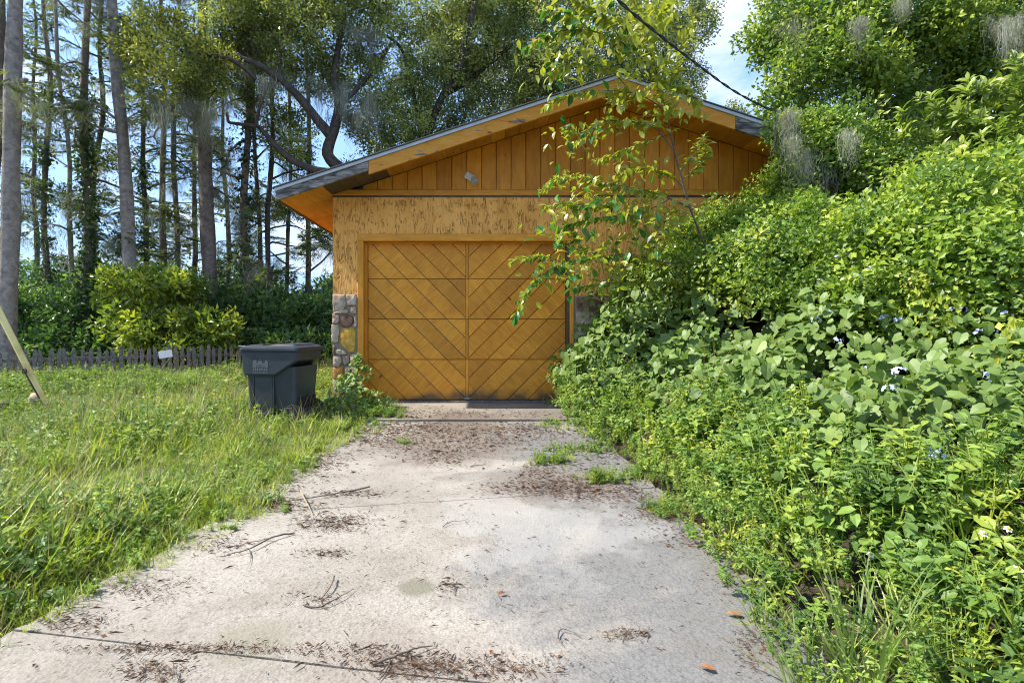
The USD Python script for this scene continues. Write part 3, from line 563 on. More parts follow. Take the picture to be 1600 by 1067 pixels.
laurel_leaf = leaf_mat('laurel_leaf', [(0, (.06,.095,.016)), (.5, (.125,.17,.024)), (1, (.20,.24,.038))], fac=.3, rough=.36, spec=.4, gain=1.45)
vine_leaf = leaf_mat('small_vine_leaf', [(0, (.04,.075,.012)), (.5, (.095,.145,.018)), (.9, (.165,.205,.024)), (1, (.22,.22,.04))], gain=1.85, fac=.33, rough=.45)
big_leaf = leaf_mat('broad_vine_leaf', [(0, (.045,.075,.018)), (.5, (.085,.128,.028)), (.95, (.125,.17,.036)), (1, (.20,.20,.03))], gain=1.7, fac=.25, rough=.5)
weed_leaf = leaf_mat('weed_leaf', [(0, (.04,.075,.015)), (.5, (.09,.145,.025)), (.93, (.155,.19,.03)), (1, (.20,.21,.03))], gain=1.85, fac=.33, rough=.5)
grass_leaf = leaf_mat('grass_blade', [(0, (.06,.095,.014)), (.5, (.135,.17,.02)), (.88, (.21,.225,.03)), (1, (.36,.32,.15))], gain=1.65, fac=.38, rough=.45, spec=.35)
straw = leaf_mat('dry_straw', [(0, (.22,.16,.08)), (1, (.46,.38,.22))], gain=1.0, fac=.2, rough=.7)
sap_leaf = leaf_mat('sapling_leaf', [(0, (.022,.08,.018)), (.6, (.045,.15,.028)), (.97, (.085,.20,.035)), (1, (.40,.30,.03))], gain=1.2, fac=.35, rough=.33, spec=.5)
pale_blade = leaf_mat('pale_grass_blade', [(0, (.13,.19,.05)), (1, (.26,.32,.11))], gain=1.1, fac=.35, rough=.45)
petal = plain('pale_blue_petal', (.42,.48,.72), .6, .2)
white_petal = plain('white_petal', (.85,.85,.82), .6, .2)
twig_mat = rocky('twig_bark', [(.07,.05,.035), (.16,.12,.09)], scale=30., bump=.3)

def ball_sprig(seed, n, rad, L, shape='rhomb', wr=.5, flat=.8, up=.35):
    r = R(seed); d = rand_dirs(r, n, .15); p = d * (rad * r.uniform(.15, 1, (n, 1)) ** .6) * [1, 1, flat]
    nr = unit(rand_dirs(r, n) * .7 + [0, 0, up] + d * .4); al = unit(d * .8 + r.normal(size=(n, 3)) * .6)
    l = L * r.uniform(.65, 1.25, n)
    return leaves(shape, p, al, nr, l, l * wr)
def rosette(seed, n, L, wr=.42):
    r = R(seed); mb = MB(); a = np.arange(n) * 2.4 + r.uniform(-.3, .3, n); e = r.uniform(.1, .9, n)
    al = np.stack([np.cos(a) * np.cos(e), np.sin(a) * np.cos(e), np.sin(e)], -1); nr = unit(np.stack([-np.cos(a) * np.sin(e), -np.sin(a) * np.sin(e), np.cos(e)], -1) + r.normal(size=(n, 3)) * .15)
    p = np.stack([al[:, 0] * .015, al[:, 1] * .015, -np.linspace(0, .10, n)], -1); l = L * r.uniform(.7, 1.15, n)
    mb.add(*leaves('oval', p, al, nr, l, l * wr)); mb.add(*tube([(0, 0, -.25), (0, 0, 0)], .004, 3, caps=False)); return mb.get()
def spray(seed):
    r = R(seed); mb = MB(); n = 17; x = np.linspace(.03, .42, n); p = []; al = []
    for s in (-1, 1):
        p.append(np.stack([x, x * 0, -.25 * x * x], -1)); al.append(np.stack([np.full(n, .75), np.full(n, s * 1.0), -.25 + r.normal(0, .25, n)], -1))
    p, al = np.vstack(p), np.vstack(al); l = .115 * r.uniform(.6, 1.1, 2 * n) * np.tile(1.1 - (x / .42) ** 2 * .7, 2)
    mb.add(*leaves('rhomb', p, al, np.tile([0, 0, 1.0], (2 * n, 1)) + r.normal(size=(2 * n, 3)) * .35, l, l * .2))
    return mb.get()
def moss(seed, n=64, Lm=.8):
    r = R(seed); V, Fc, o = [], [], 0
    for _ in range(n):
        L = Lm * r.uniform(.12, 1) ** 1.6; z0 = r.uniform(-.25, .05); k = 11; t = np.linspace(0, 1, k); b = r.normal(0, .095, 2); w = r.uniform(.002, .0058) * (1.1 - t)
        c = np.stack([b[0] * (1 + .3 * t) + .06 * t ** .6 * np.sin(t * r.uniform(5, 20) + r.uniform(0, 6)) + r.normal(0, .006, k), b[1] * (1 + .3 * t) + .06 * t ** .6 * np.cos(t * r.uniform(5, 20) + r.uniform(0, 6)) + r.normal(0, .006, k), .03 + z0 - L * t], -1)
        a = r.uniform(0, PI); s = np.array([math.cos(a), math.sin(a), 0]); v = np.stack([c - s * w[:, None], c + s * w[:, None]], 1).reshape(-1, 3)
        f = [(2*i, 2*i+1, 2*i+3) for i in range(k-1)] + [(2*i, 2*i+3, 2*i+2) for i in range(k-1)]
        V.append(v); Fc.append(np.array(f) + o); o += len(v)
    return np.vstack(V), np.vstack(Fc)
def tuft(seed, n, h0, h1, w, spread, lean=.45):
    r = R(seed); a = r.uniform(0, 2*PI, n); rad = spread * np.sqrt(r.uniform(0, 1, n)); ln = np.abs(r.normal(0, lean, n)) + .08
    p = np.stack([rad * np.cos(a), rad * np.sin(a), np.full(n, -.01)], -1); az = a + r.normal(0, .9, n); al = np.stack([np.cos(az) * np.sin(ln), np.sin(az) * np.sin(ln), np.cos(ln)], -1)
    nr = np.stack([-np.cos(az), -np.sin(az), .6 + 0 * az], -1); L = r.uniform(h0, h1, n)
    T = np.array([(0, .5), (.3, .45), (.6, .32), (.85, .18)]); V, Fc = [], []
    d = unit(al); s = unit(np.cross(d, nr)); bend = r.uniform(.15, .75, n)[:, None]; out = np.stack([np.cos(az), np.sin(az), -.5 + 0 * az], -1)
    rows = []
    for t, ww in T:
        c = p + d * (L * t)[:, None] + out * bend * (L * t * t)[:, None] * .55; rows += [c - s * w * ww, c + s * w * ww]
    rows.append(p + d * L[:, None] + out * bend * L[:, None] * .55)
    v = np.stack(rows, 1); f = np.array([(0,1,3),(0,3,2),(2,3,5),(2,5,4),(4,5,7),(4,7,6),(6,7,8)])
    return v.reshape(-1, 3), (f[None] + (np.arange(n) * 9)[:, None, None]).reshape(-1, 3)
def weed(seed, h, n, L, shape='oval', wr=.55, spread=.10, flower=False):
    r = R(seed); mb = MB(); stems = 4
    P_, A_, N_ = [], [], []
    for s in range(stems):
        a = r.uniform(0, 2*PI); top = np.array([math.cos(a) * spread * r.uniform(.4, 1.3), math.sin(a) * spread * r.uniform(.4, 1.3), h * r.uniform(.6, 1)])
        mb.add(*tube([(0, 0, -.02), top * [.4, .4, .55], top], [.003, .0025, .0015], 3, caps=False))
        for k in range(n // stems):
            t = r.uniform(.12, 1); b = top * [t, t, t]; az = r.uniform(0, 2*PI); e = r.uniform(-.3, .6)
            P_.append(b); A_.append([math.cos(az) * math.cos(e), math.sin(az) * math.cos(e), math.sin(e)]); N_.append([r.normal(0, .35), r.normal(0, .35), 1])
    l = L * r.uniform(.55, 1.25, len(P_)); mb.add(*leaves(shape, np.array(P_), np.array(A_), np.array(N_), l, l * wr)); return mb.get()

OAK = [ball_sprig(s, 42, .24, .085, wr=.5) for s in (1, 2, 3)]
DARK = [ball_sprig(s, 40, .30, .13, wr=.45) for s in (11, 12, 13)]
BRIGHT = [ball_sprig(s, 26, .24, .17, 'oval', .40) for s in (21, 22)]
VTREE = [ball_sprig(s, 40, .22, .075, wr=.62) for s in (31, 32, 33)]
SPRAY = [spray(s) for s in (41, 42, 43)]
MOSS = [moss(s) for s in (51, 52, 53)]
VINE = [ball_sprig(s, 46, .16, .046, wr=.66, flat=.6, up=.8) for s in (61, 62, 63)]
GRASS = [tuft(71, 28, .08, .22, .008, .10, .7), tuft(72, 20, .12, .30, .011, .11, .8), tuft(73, 26, .07, .18, .011, .11, .95)]
WEED = [weed(81, .22, 44, .044), weed(82, .27, 46, .038, wr=.45), weed(83, .17, 34, .062, wr=.62), weed(84, .13, 30, .055, wr=.8, spread=.14)]
STRAW = [tuft(91, 7, .25, .55, .0032, .07, .35)]

def clump_pts(rng, c, rad, n, fill=.45):
    d = rand_dirs(rng, n); rr = rng.uniform(fill ** 3, 1, n) ** (1/3)
    lump = .72 + .56 * meshkit.fbm(d * 1.9 + np.asarray(c) * 1.7, 3, 3)
    return np.asarray(c) + d * (rr * lump)[:, None] * np.asarray(rad), d
def rot_rand(rng, n): return Rot.from_quat(unit(rng.normal(size=(n, 4))))

# ------------------------------------------------------------------ the wood on the left: tall trunks hung with moss
def tall_tree(px0, px1, Y, wpx, bark, label, seed, limbs=13, ivy=0, zlo=3.0, ztop=15.0, moss_n=1.0, bend=.25, lean_y=0.0, spr=13):
    r = R(seed); k = Y / F; w = wpx * k / 2 * .88
    zimg = EYE + 512 * k; bend = bend * 1.8; zs = np.r_[-.15, .25, .9, np.linspace(2, ztop, 14)]
    xs = (px0 - 756) * k + (px1 - px0) * k * (zs / zimg)
    xs = xs + bend * (meshkit.fbm(np.stack([zs * .22, zs * 0 + seed, zs * 0], -1), 2, seed) - .5); ys = Y + lean_y * zs + bend * (meshkit.fbm(np.stack([zs * .22, zs * 0 + seed + 9, zs * 0], -1), 2, seed) - .5)
    pts = np.stack([xs, ys, zs], -1); rad = w * np.interp(zs, [-.15, .5, 1.2, 9, ztop], [1.6, 1.2, 1.05, .8, .4])
    t = thing('tall_tree', label, 'tree', group=None)
    cz = np.linspace(-.15, ztop, 40); cp = np.stack([np.interp(cz, zs, pts[:, q]) for q in range(3)], -1); cr = np.interp(cz, zs, rad)
    tr = obj('trunk', tube(cp, cr, 14, .26, seed), bark, t, smooth=True)
    lm = MB(); sp, sn, mp = [], [], []
    for i in range(limbs):
        z = zlo + (ztop - zlo) * ((i + r.uniform(0, 1)) / limbs) ** 1.05; az = r.uniform(0, 2*PI); L = r.uniform(.8, 3.0); b = np.array([np.interp(z, cz, cp[:, q]) for q in range(3)])
        u = np.linspace(0, 1, 8); dr = np.array([math.cos(az), math.sin(az)]); e = r.uniform(-.1, .75)
        q = b + np.stack([dr[0] * L * u, dr[1] * L * u, L * (e * u - r.uniform(.2, .7) * u * u) + .10 * np.sin(u * 7 + az)], -1); q[:, :2] += np.outer(.13 * L * np.sin(u * r.uniform(3, 8)), [-dr[1], dr[0]])
        lm.add(*tube(q, np.linspace(.05, .007, 8) * (w / .2) ** .3, 5, caps=False))
        for c_ in range(r.integers(2, 5)):
            f = r.uniform(.3, 1.0); cc = np.array([np.interp(f, u, q[:, m]) for m in range(3)]) + r.normal(0, .16, 3); a2 = az + r.normal(0, 1.1); tip = cc + np.array([math.cos(a2), math.sin(a2), r.uniform(-.3, .2)]) * r.uniform(.2, .7)
            lm.add(*tube([cc - (cc - q[int(f * 7)]) , (cc + tip) / 2 + [0, 0, .05], tip], [.012, .008, .004], 3, caps=False))
            for s in range(r.integers(4, spr)):
                g_ = r.uniform(0, 1.1); sp.append(cc * (1 - g_) + tip * g_ + r.normal(0, .16, 3)); sn.append(a2 + r.normal(0, .9))
        for s in range(r.poisson(2.4 * moss_n)):
            f = r.uniform(.1, 1); mp.append(np.array([np.interp(f, u, q[:, m]) for m in range(3)]))
    obj('limbs', lm.get(), bark, t, kind='stuff')
    sp, sn = np.array(sp), np.array(sn)
    scatter('crown', [(m, cyp_leaf) for m in SPRAY], sp, Rot.from_euler('zxy', np.stack([sn, r.normal(0, .35, len(sn)), r.normal(.1, .4, len(sn))], -1)), r.uniform(.8, 1.7, len(sn)), parent=t)
    if mp:
        mp = np.array(mp); scatter('spanish_moss', [(m, moss_mat) for m in MOSS], mp, Rot.from_euler('z', r.uniform(0, 6, len(mp))), np.stack([r.uniform(.8, 1.8, len(mp))] * 2 + [r.uniform(.5, 1.5, len(mp))], -1), parent=t, kind='stuff')
    if ivy:
        n = int(ivy * 700); z = r.uniform(.1, 1, n) ** .8 * 7.5; keep = meshkit.fbm(np.stack([z * .8, z * 0 + seed, z * 0], -1), 3, seed) > .38; z = z[keep]; n = len(z); a = r.uniform(0, 2*PI, n)
        c = np.stack([np.interp(z, cz, cp[:, q]) for q in range(3)], -1); o = np.stack([np.cos(a), np.sin(a), 0 * a], -1); rr = np.interp(z, cz, cr) + np.abs(r.normal(0, .09, n))
        m_ = int(70 * ivy); zz = r.choice(np.linspace(1.5, 8.5, 7), m_) + r.normal(0, .35, m_); cc = np.stack([np.interp(zz, cz, cp[:, q]) for q in range(3)], -1) + r.normal(0, .28, (m_, 3)) * [1, 1, .5]
        scatter('climbing_growth', [(m, ivy_leaf) for m in DARK], cc, rot_rand(r, m_), r.uniform(.45, .85, m_), parent=t, kind='stuff')
        L = r.uniform(.07, .14, n); obj('ivy', leaves('oval', c + o * rr[:, None], o * .5 + r.normal(0, .5, (n, 3)) - [0, 0, .5], o + r.normal(0, .5, (n, 3)) + [0, 0, .3], L, L * .75), ivy_leaf, t)
    return t
tall_tree(4, 22, 12.6, 27, bark_grey, 'thick pale grey trunk at the left edge of the wood behind the fence', 101, limbs=7, zlo=5, bend=.15, moss_n=1.6)
tall_tree(-12, -4, 14.5, 18, bark_brown, 'brown trunk cut by the left edge of the photo', 102, limbs=7, zlo=3)
tall_tree(86, 74, 17.5, 10, bark_brown, 'ivy-wrapped dark trunk second from the left edge', 103, ivy=1.6, limbs=10)
tall_tree(116, 101, 16.0, 8, bark_grey, 'thin grey trunk just left of the ivy-covered straight one', 104, limbs=8, bend=.4)
tall_tree(131, 127, 15.0, 14, bark_brown, 'straight trunk thickly covered in ivy left of the pale bare trunk', 105, ivy=1.5, limbs=10)
tall_tree(150, 156, 19.0, 10, bark_dark, 'slim dark forked-looking trunk close behind the pale bare trunk', 106, limbs=9, ivy=.9, bend=.5)
tall_tree(203, 180, 14.8, 22, bark_grey, 'smooth pale bare trunk rising out of the sunlit shrub', 107, limbs=9, zlo=6, bend=.15)
tall_tree(231, 226, 19.5, 9, bark_dark, 'dark slender trunk right of the pale bare trunk', 108, limbs=11, ivy=1.2)
tall_tree(262, 254, 18.0, 11, bark_brown, 'left one of two close brown trunks behind the sunlit shrub', 109, limbs=12)
tall_tree(272, 276, 20.0, 10, bark_brown, 'right one of two close brown trunks behind the sunlit shrub', 110, limbs=11, moss_n=1.5)
tall_tree(329, 320, 15.5, 24, bark_brown, 'stout reddish-brown trunk standing right of the sunlit shrub', 111, limbs=10, zlo=5, moss_n=2.2, bend=.2)
tall_tree(388, 384, 16.0, 13, bark_brown, 'trunk with ivy on its upper half above the bin', 112, limbs=11, ivy=.9, moss_n=1.8)
tall_tree(416, 397, 18.5, 8, bark_dark, 'thin leaning dark trunk between bin and eave', 113, limbs=12, moss_n=1.5)
tall_tree(428, 426, 17.0, 9, bark_dark, 'dark upright trunk by the tip of the left eave', 114, limbs=11, moss_n=2)
tall_tree(452, 449, 21.0, 7, bark_dark, 'thin far trunk under the left eave', 115, limbs=11, moss_n=1.5)
tall_tree(484, 482, 19.0, 9, bark_brown, 'trunk nearest the garage corner under the eave', 116, limbs=12, ivy=.5)
tall_tree(60, 50, 22.0, 8, bark_dark, 'slender distant trunk in the gap right of the thick grey one', 117, limbs=8)
tall_tree(300, 306, 23.0, 9, bark_dark, 'distant dark trunk left of the stout reddish-brown one', 118, limbs=10)
tall_tree(356, 350, 24.0, 8, bark_dark, 'distant thin trunk between the stout one and the ivy-topped one', 119, limbs=10)

# thicket behind the fence
r = R(200); pos = []
for i in range(95):
    x = r.uniform(-20, -3.2); y = r.uniform(15.2, 24); h = r.uniform(1.2, 2.6) + .13 * (y - 15)
    if x / y > -.36: h *= .9
    c = np.array([x, y, h * .45]); q, _ = clump_pts(r, c, [1.3, 1.0, h * .62], 130); pos.append(q[q[:, 2] > -.1])
for i in range(26):
    x = -15 + i * .44; y = 14.6 + r.uniform(-.3, .6); q, _ = clump_pts(r, [x, y, .3], [.7, .5, .6], 60); pos.append(q[q[:, 2] > -.1])
for i in range(40):                                    # farther and beyond the garage
    x = r.uniform(-34, 14); y = r.uniform(25, 36); q, _ = clump_pts(r, [x, y, r.uniform(.8, 2.4)], [2.4, 1.6, 2.6], 110); pos.append(q)
pos = np.vstack(pos)
scatter('understory_thicket', [(m, dark_leaf) for m in DARK], pos, rot_rand(r, len(pos)), r.uniform(.8, 1.7, len(pos)), label='dense dark green undergrowth filling the wood behind the picket fence', cat='undergrowth', kind='stuff')

def shrub(name, label, cat, clumps, sprigs, mat_, seed, dens, scale=(.8, 1.3), stems=(), bark=twig_mat, orient='rand', squash=.8, part='foliage', fill=.45):
    r = R(seed); t = thing(name, label, cat); pos, nd = [], []
    for (px, py, Y, rp) in clumps:
        c = P(px, py, Y); rad = rp * Y / F; n = max(6, int(dens * rad ** 2)); q, d = clump_pts(r, c, [rad, rad * squash, rad * .85], n, fill); k = q[:, 2] > -.05; pos.append(q[k]); nd.append(d[k])
    pos, nd = np.vstack(pos), np.vstack(nd)
    rot = rot_rand(r, len(pos)) if orient == 'rand' else align(nd * .6 + [-.25, -.25, .75] + r.normal(0, .25, nd.shape), r.uniform(0, 6, len(nd)))
    if stems:
        mb = MB()
        for s in stems:
            pt = np.array([P(*a[:3]) for a in s]); w = np.array([a[3] * a[2] / F / 2 for a in s]); q = smooth_path(pt, 6 * len(s)); d = np.linspace(0, 1, len(q)); mb.add(*tube(q, np.interp(d, np.linspace(0, 1, len(s)), w), 9, .2, seed))
        obj('trunk', mb.get(), bark, t, smooth=True)
    scatter(part, [(m, mat_) for m in sprigs], pos, rot, r.uniform(*scale, len(pos)), parent=t)
    return t
shrub('sunlit_shrub', 'sunlit yellow-green broad-leaved shrub behind the picket fence around the pale trunk', 'shrub',
    [(180,440,14.0,26),(215,436,13.9,28),(250,440,14.0,30),(290,445,14.0,28),(172,470,14.2,18),(190,500,13.8,28),(225,510,13.6,32),(165,515,13.8,18),(260,500,14.0,32),(300,510,13.8,32),(335,520,13.7,30),(355,505,13.9,20),(285,475,14.3,26),(240,470,14.5,26),(210,535,13.5,22),(320,545,13.6,24),(275,540,13.5,24),(350,540,13.6,20)],
    BRIGHT, bright_leaf, 210, 68, (.7, 1.3), stems=[[(262,565,13.9,6),(258,520,13.9,5),(235,470,14,3)],[(262,565,13.9,5),(285,510,14,4),(310,470,14,2)],[(215,565,13.8,5),(205,520,13.8,4),(185,470,14,2)]])

# ------------------------------------------------------------------ oaks behind the garage
def oak(label, clumps, limbs, seed, mat_, bark=bark_dark, dens=135, moss_at=(), sprigs=OAK, scale=(.8, 1.35), name='oak_tree', ms=1.0):
    t = shrub(name, label, 'tree', clumps, sprigs, mat_, seed, dens, scale, stems=limbs, bark=bark, squash=1.0, part='crown', fill=.3)
    if moss_at:
        r = R(seed + 1); q = []
        for (px, py, Y, n, s) in moss_at:
            q += [P(px + r.normal(0, s), py + r.normal(0, s * .5), Y + r.normal(0, .3)) for _ in range(n)]
        q = np.array(q); scatter('spanish_moss', [(m, moss_mat) for m in MOSS], q, Rot.from_euler('z', r.uniform(0, 6, len(q))), np.stack([r.uniform(.6, 1.4, len(q)) * ms] * 2 + [r.uniform(.5, 1.7, len(q)) * ms], -1), parent=t, kind='stuff')
    return t
YA, YB = 15.0, 16.5
oak('spreading oak with crooked dark limbs rising behind the left roof slope',
    [(x, y, YA + d, q) for x, y, d, q in [(330,60,0,48),(310,128,.3,42),(365,95,.6,38),(400,40,.5,60),(455,70,0,58),(500,120,.6,42),(560,50,.5,60),(485,15,-.5,70),(612,120,.4,42),(420,115,1.0,30),(360,10,-.5,52),(545,110,1.2,45),(470,190,1,26),(440,170,1.2,26),(560,180,1,40),(585,220,.8,32),(600,170,.2,40),(640,200,.8,40),(410,0,0,60),(560,-20,0,70),(450,235,1.5,22),(390,150,1.0,24),(500,-40,0,90)]],
    [[(552,420,YA,30),(548,300,YA,26),(532,266,YA,22),(512,240,YA,20),(524,196,YA,17),(529,166,YA,14),(522,122,YA,12),(528,80,YA,9),(540,20,YA,6)], [(516,212,YA,16),(490,180,YA-.2,14),(460,144,YA-.4,12),(436,123,YA-.5,10),(400,100,YA-.7,8),(350,84,YA-.9,6),(296,78,YA-1,4)],
     [(520,270,YA,14),(466,256,YA-.1,12),(433,231,YA-.3,10),(412,207,YA-.4,9),(400,197,YA-.4,7),(358,192,YA-.6,5),(355,176,YA-.6,4)], [(400,197,YA-.4,6),(408,160,YA-.4,5),(420,130,YA-.4,4)], [(436,123,YA-.5,7),(440,70,YA-.5,5),(480,30,YA-.5,4)], [(529,166,YA,9),(575,120,YA+.3,7),(610,70,YA+.5,5)]],
    220, oak_leaf, dens=90, moss_at=[(530,140,14.6,10,14),(545,170,14.8,8,12),(480,130,14.6,8,20),(420,110,14.3,8,20),(570,40,14.5,7,20),(575,150,14.5,9,14),(330,150,14.4,7,20),(300,150,14.3,8,12)])
oak('golden-green tree crown hanging high left of the oak limbs', [(x, y, 13.2 + d, q) for x, y, d, q in [(255,80,0,38),(225,120,.2,28),(300,140,.2,26),(270,125,-.3,30),(215,75,.2,26),(330,110,.3,30),(245,40,.3,34),(300,70,0,34),(285,105,-.4,30),(200,100,.3,18),(210,50,.4,20),(270,30,.5,24),(340,140,.3,20),(235,155,.2,18),(190,70,.2,14),(345,90,.5,22),(315,165,.1,16),(280,160,0,18),(225,20,.6,18)]],
    [[(400,125,14,6),(350,90,13.6,6),(300,85,13.3,5),(255,95,13.2,3)]], 222, oak_gold, dens=85, moss_at=[(290,165,13.2,12,18),(250,150,13.2,6,12),(325,170,13.5,10,8)])
oak('large dense dark oak crown filling the sky behind the roof ridge',
    [(x, y, YB + d, q) for x, y, d, q in [(680,150,0,60),(740,60,0,70),(765,170,.3,55),(655,225,.5,42),(722,222,.3,42),(840,50,.4,80),(885,140,.2,70),(605,250,1,40),(655,70,1,42),(700,-10,0,80),(840,150,.5,55),(830,110,-.5,50),(700,95,-.4,45),(810,205,.5,40),(560,270,1.5,30),(640,160,1.2,45),(760,120,1,50),(610,20,.6,40),(770,10,.5,60),(860,-20,.5,80)]],
    [[(640,420,YB,30),(650,300,YB,24),(675,190,YB-.3,17),(703,129,YB-.6,13),(718,105,YB-.7,12),(727,60,YB-.9,10),(739,18,YB-1,9),(742,-20,YB-1,8)], [(690,150,YB-.4,10),(740,120,YB,8),(800,70,YB,6)], [(660,230,YB,9),(640,120,YB-.2,7),(628,78,YB-.4,6),(620,68,YB-.4,5),(595,54,YB-.4,4)]],
    223, oak_leaf, dens=116)
oak('grey-green tree crown right of the roof ridge beside the open sky', [(x, y, 17.5 + d, q) for x, y, d, q in [(960,50,0,70),(1030,90,.2,58),(1080,45,.3,42),(1015,160,0,50),(1072,125,.3,38),(935,120,.3,50),(1040,10,.2,60),(1105,20,.5,24),(985,110,-.4,50),(1060,180,.2,26)]],
    [[(1000,400,17.5,26),(1000,250,17.5,20),(1010,150,17.5,14),(1040,80,17.5,8)], [(1005,170,17.5,10),(960,80,17.5,6)]], 224, oak_leaf, dens=85)
oak('small pale tree top peeping over the right roof slope', [(1148,172,20,14),(1160,182,20,12)], [[(1155,260,20,6),(1152,180,20,3)]], 225, oak_gold, dens=120, name='far_tree')

# ------------------------------------------------------------------ tree on the right, clad in vines and moss
oak('vine-clad tree hung with grey moss right of the garage roof',
    [(x, y, 8.6 + d, q) for x, y, d, q in [(1228,40,0,48),(1290,110,-.3,62),(1248,165,-.2,40),(1340,40,.2,62),(1322,195,.1,30),(1420,90,.6,70),(1500,50,.4,80),(1480,150,.8,58),(1560,110,.3,70),(1600,30,.2,80),(1262,236,.3,26),(1300,250,.3,24),(1198,198,-.4,20),(1225,215,-.4,22),(1440,180,1.0,46),(1270,30,.2,50),(1210,90,.3,24),(1350,120,.2,46),(1380,-20,.3,80),(1240,-20,.2,50),(1540,190,1,50),(1640,120,.4,70),(1345,262,.4,20),(1215,150,-.5,30),(1190,60,.4,30),(1310,60,-.3,50),(1400,160,.3,44),(1470,30,0,60),(1250,100,-.5,46),(1370,100,-.2,44),(1230,200,-1.4,20),(1265,205,-1.4,26),(1310,225,-1.4,28),(1350,240,-1.4,28),(1390,255,-1.4,26),(1285,240,-1.5,24),(1330,180,-1.0,30),(1470,210,.5,40),(1430,230,.4,34),(1520,240,1,44),(1580,220,1,50),(1400,210,0,34),(1460,260,1,30)]],
    [[(1440,470,9.2,40),(1420,300,9.1,34),(1398,235,9,30),(1380,170,9,24),(1372,120,9,20),(1390,40,9,15),(1410,-40,9,10)], [(1390,200,9,18),(1450,140,9.2,14),(1520,80,9.4,9)], [(1376,140,9,12),(1330,90,8.8,9),(1270,60,8.7,5)], [(1240,179,8.3,5),(1282,180,8.4,5),(1330,170,8.7,6)]],
    230, tree_leaf, bark_grey, dens=190, sprigs=VTREE, scale=(.8, 1.3), name='vine_clad_tree', ms=.52,
    moss_at=[(1230,178,6.15,8,3),(1236,212,6.15,6,4),(1264,240,6.2,5,12),(1345,30,7.6,8,5),(1408,0,7.8,5,5),(1240,30,7.7,5,18),(1325,205,6.2,3,8),(1575,25,7.2,9,16),(1250,215,6.9,3,6),(1292,250,6.2,3,12)])
lt_ = shrub('broad_laurel_shrub', 'glossy bright green shrub with long leaves in rosettes at the upper right', 'shrub',
    [(1450,190,6.4,48),(1530,170,6.1,60),(1590,130,6.0,52),(1560,250,5.8,64),(1480,270,6.1,52),(1425,265,6.4,40),(1605,290,5.6,60),(1500,215,6.3,50),(1400,300,6.5,26),(1440,310,6.3,34),(1650,200,5.8,70),(1520,320,6.0,46),(1580,350,5.7,40)],
    [rosette(s, 11, .125) for s in (241, 242, 243)], laurel_leaf, 240, 150, (.75, 1.2), stems=[[(1560,560,6.2,12),(1540,400,6.2,10),(1520,280,6.2,6),(1490,200,6.3,3)], [(1545,420,6.2,7),(1590,300,6.0,5),(1610,180,5.9,3)], [(1540,400,6.2,7),(1470,310,6.2,5),(1430,270,6.3,3)]], orient='up')
# ------------------------------------------------------------------ the overgrown bank on the right
BC = np.array([(1.0,1.5,.02),(1.1,2.5,.02),(1.2,3.5,.02),(1.2,4.2,.02),(.98,5.2,.03),(.95,6.4,.05),(1.0,7.0,.3),(1.45,1.6,.22),(1.7,2.6,.34),(1.9,3.6,.36),(1.6,5.0,.28),(1.25,6.3,.42),(1.15,7.2,.80),
    (2.2,2.1,.5),(2.6,3.0,.75),(2.5,4.5,.75),(2.0,6.0,.95),(1.75,7.1,1.08),(3.0,2.4,.92),(3.3,3.2,1.12),(3.4,4.6,1.38),(3.0,5.8,1.5),(3.2,6.4,2.2),(3.3,6.95,2.45),(4.1,4.0,1.62),(4.2,5.5,2.1),(4.1,6.8,2.6),(5.15,5,2.1),(5.1,6.5,2.65),
    (6.2,6,2.6),(6.5,4,2.2),(4.5,2.5,1.5),(7,2,1.8),(8,6,2.8),(3,.5,.9),(2,.5,.4),(2.2,6.7,1.45),(2.3,7.2,1.7),(8,8,2.9),(6.2,8,2.8),(1.0,.5,.0)])
_bank = RBFInterpolator(BC[:, :2], BC[:, 2], kernel='linear', smoothing=.02)
def bank(x, y):
    q = np.stack([np.ravel(x), np.ravel(y)], -1); h = _bank(q)
    return (h + np.clip(h, 0, .9) * .55 * (meshkit.fbm(np.c_[q * 1.15, q[:, 0] * 0], 3, 17) - .5) * 2 + np.clip(h - .35, 0, 1) * .62 * (meshkit.fbm(np.c_[q * 2.4, q[:, 0] * 0], 2, 23) - .5) * 2).reshape(np.shape(x))
def bank_pts(rng, n, x0, x1, y0, y1, keep=None):
    x, y = rng.uniform(x0, x1, 4 * n), rng.uniform(y0, y1, 4 * n); e = .06; h = bank(x, y); hx = (bank(x + e, y) - h) / e; hy = (bank(x, y + e) - h) / e
    s = np.sqrt(1 + hx**2 + hy**2); ok = rng.uniform(0, 3, 4 * n) < np.minimum(s, 3); ok &= h > .015
    if keep is not None: ok &= keep(x, y, h, rng)
    ok = np.nonzero(ok)[0][:n]
    return np.stack([x, y, h], -1)[ok], unit(np.stack([-hx, -hy, np.ones_like(hx)], -1))[ok]
def ray_bank(px, py, lift=.03):
    Y = np.arange(1.0, 7.5, .02); q = np.array([P(px, py, a) for a in Y]); h = bank(q[:, 0], q[:, 1]) + lift; k = np.nonzero(q[:, 2] < h)[0]
    return q[k[0]] if len(k) else P(px, py, 6.5)
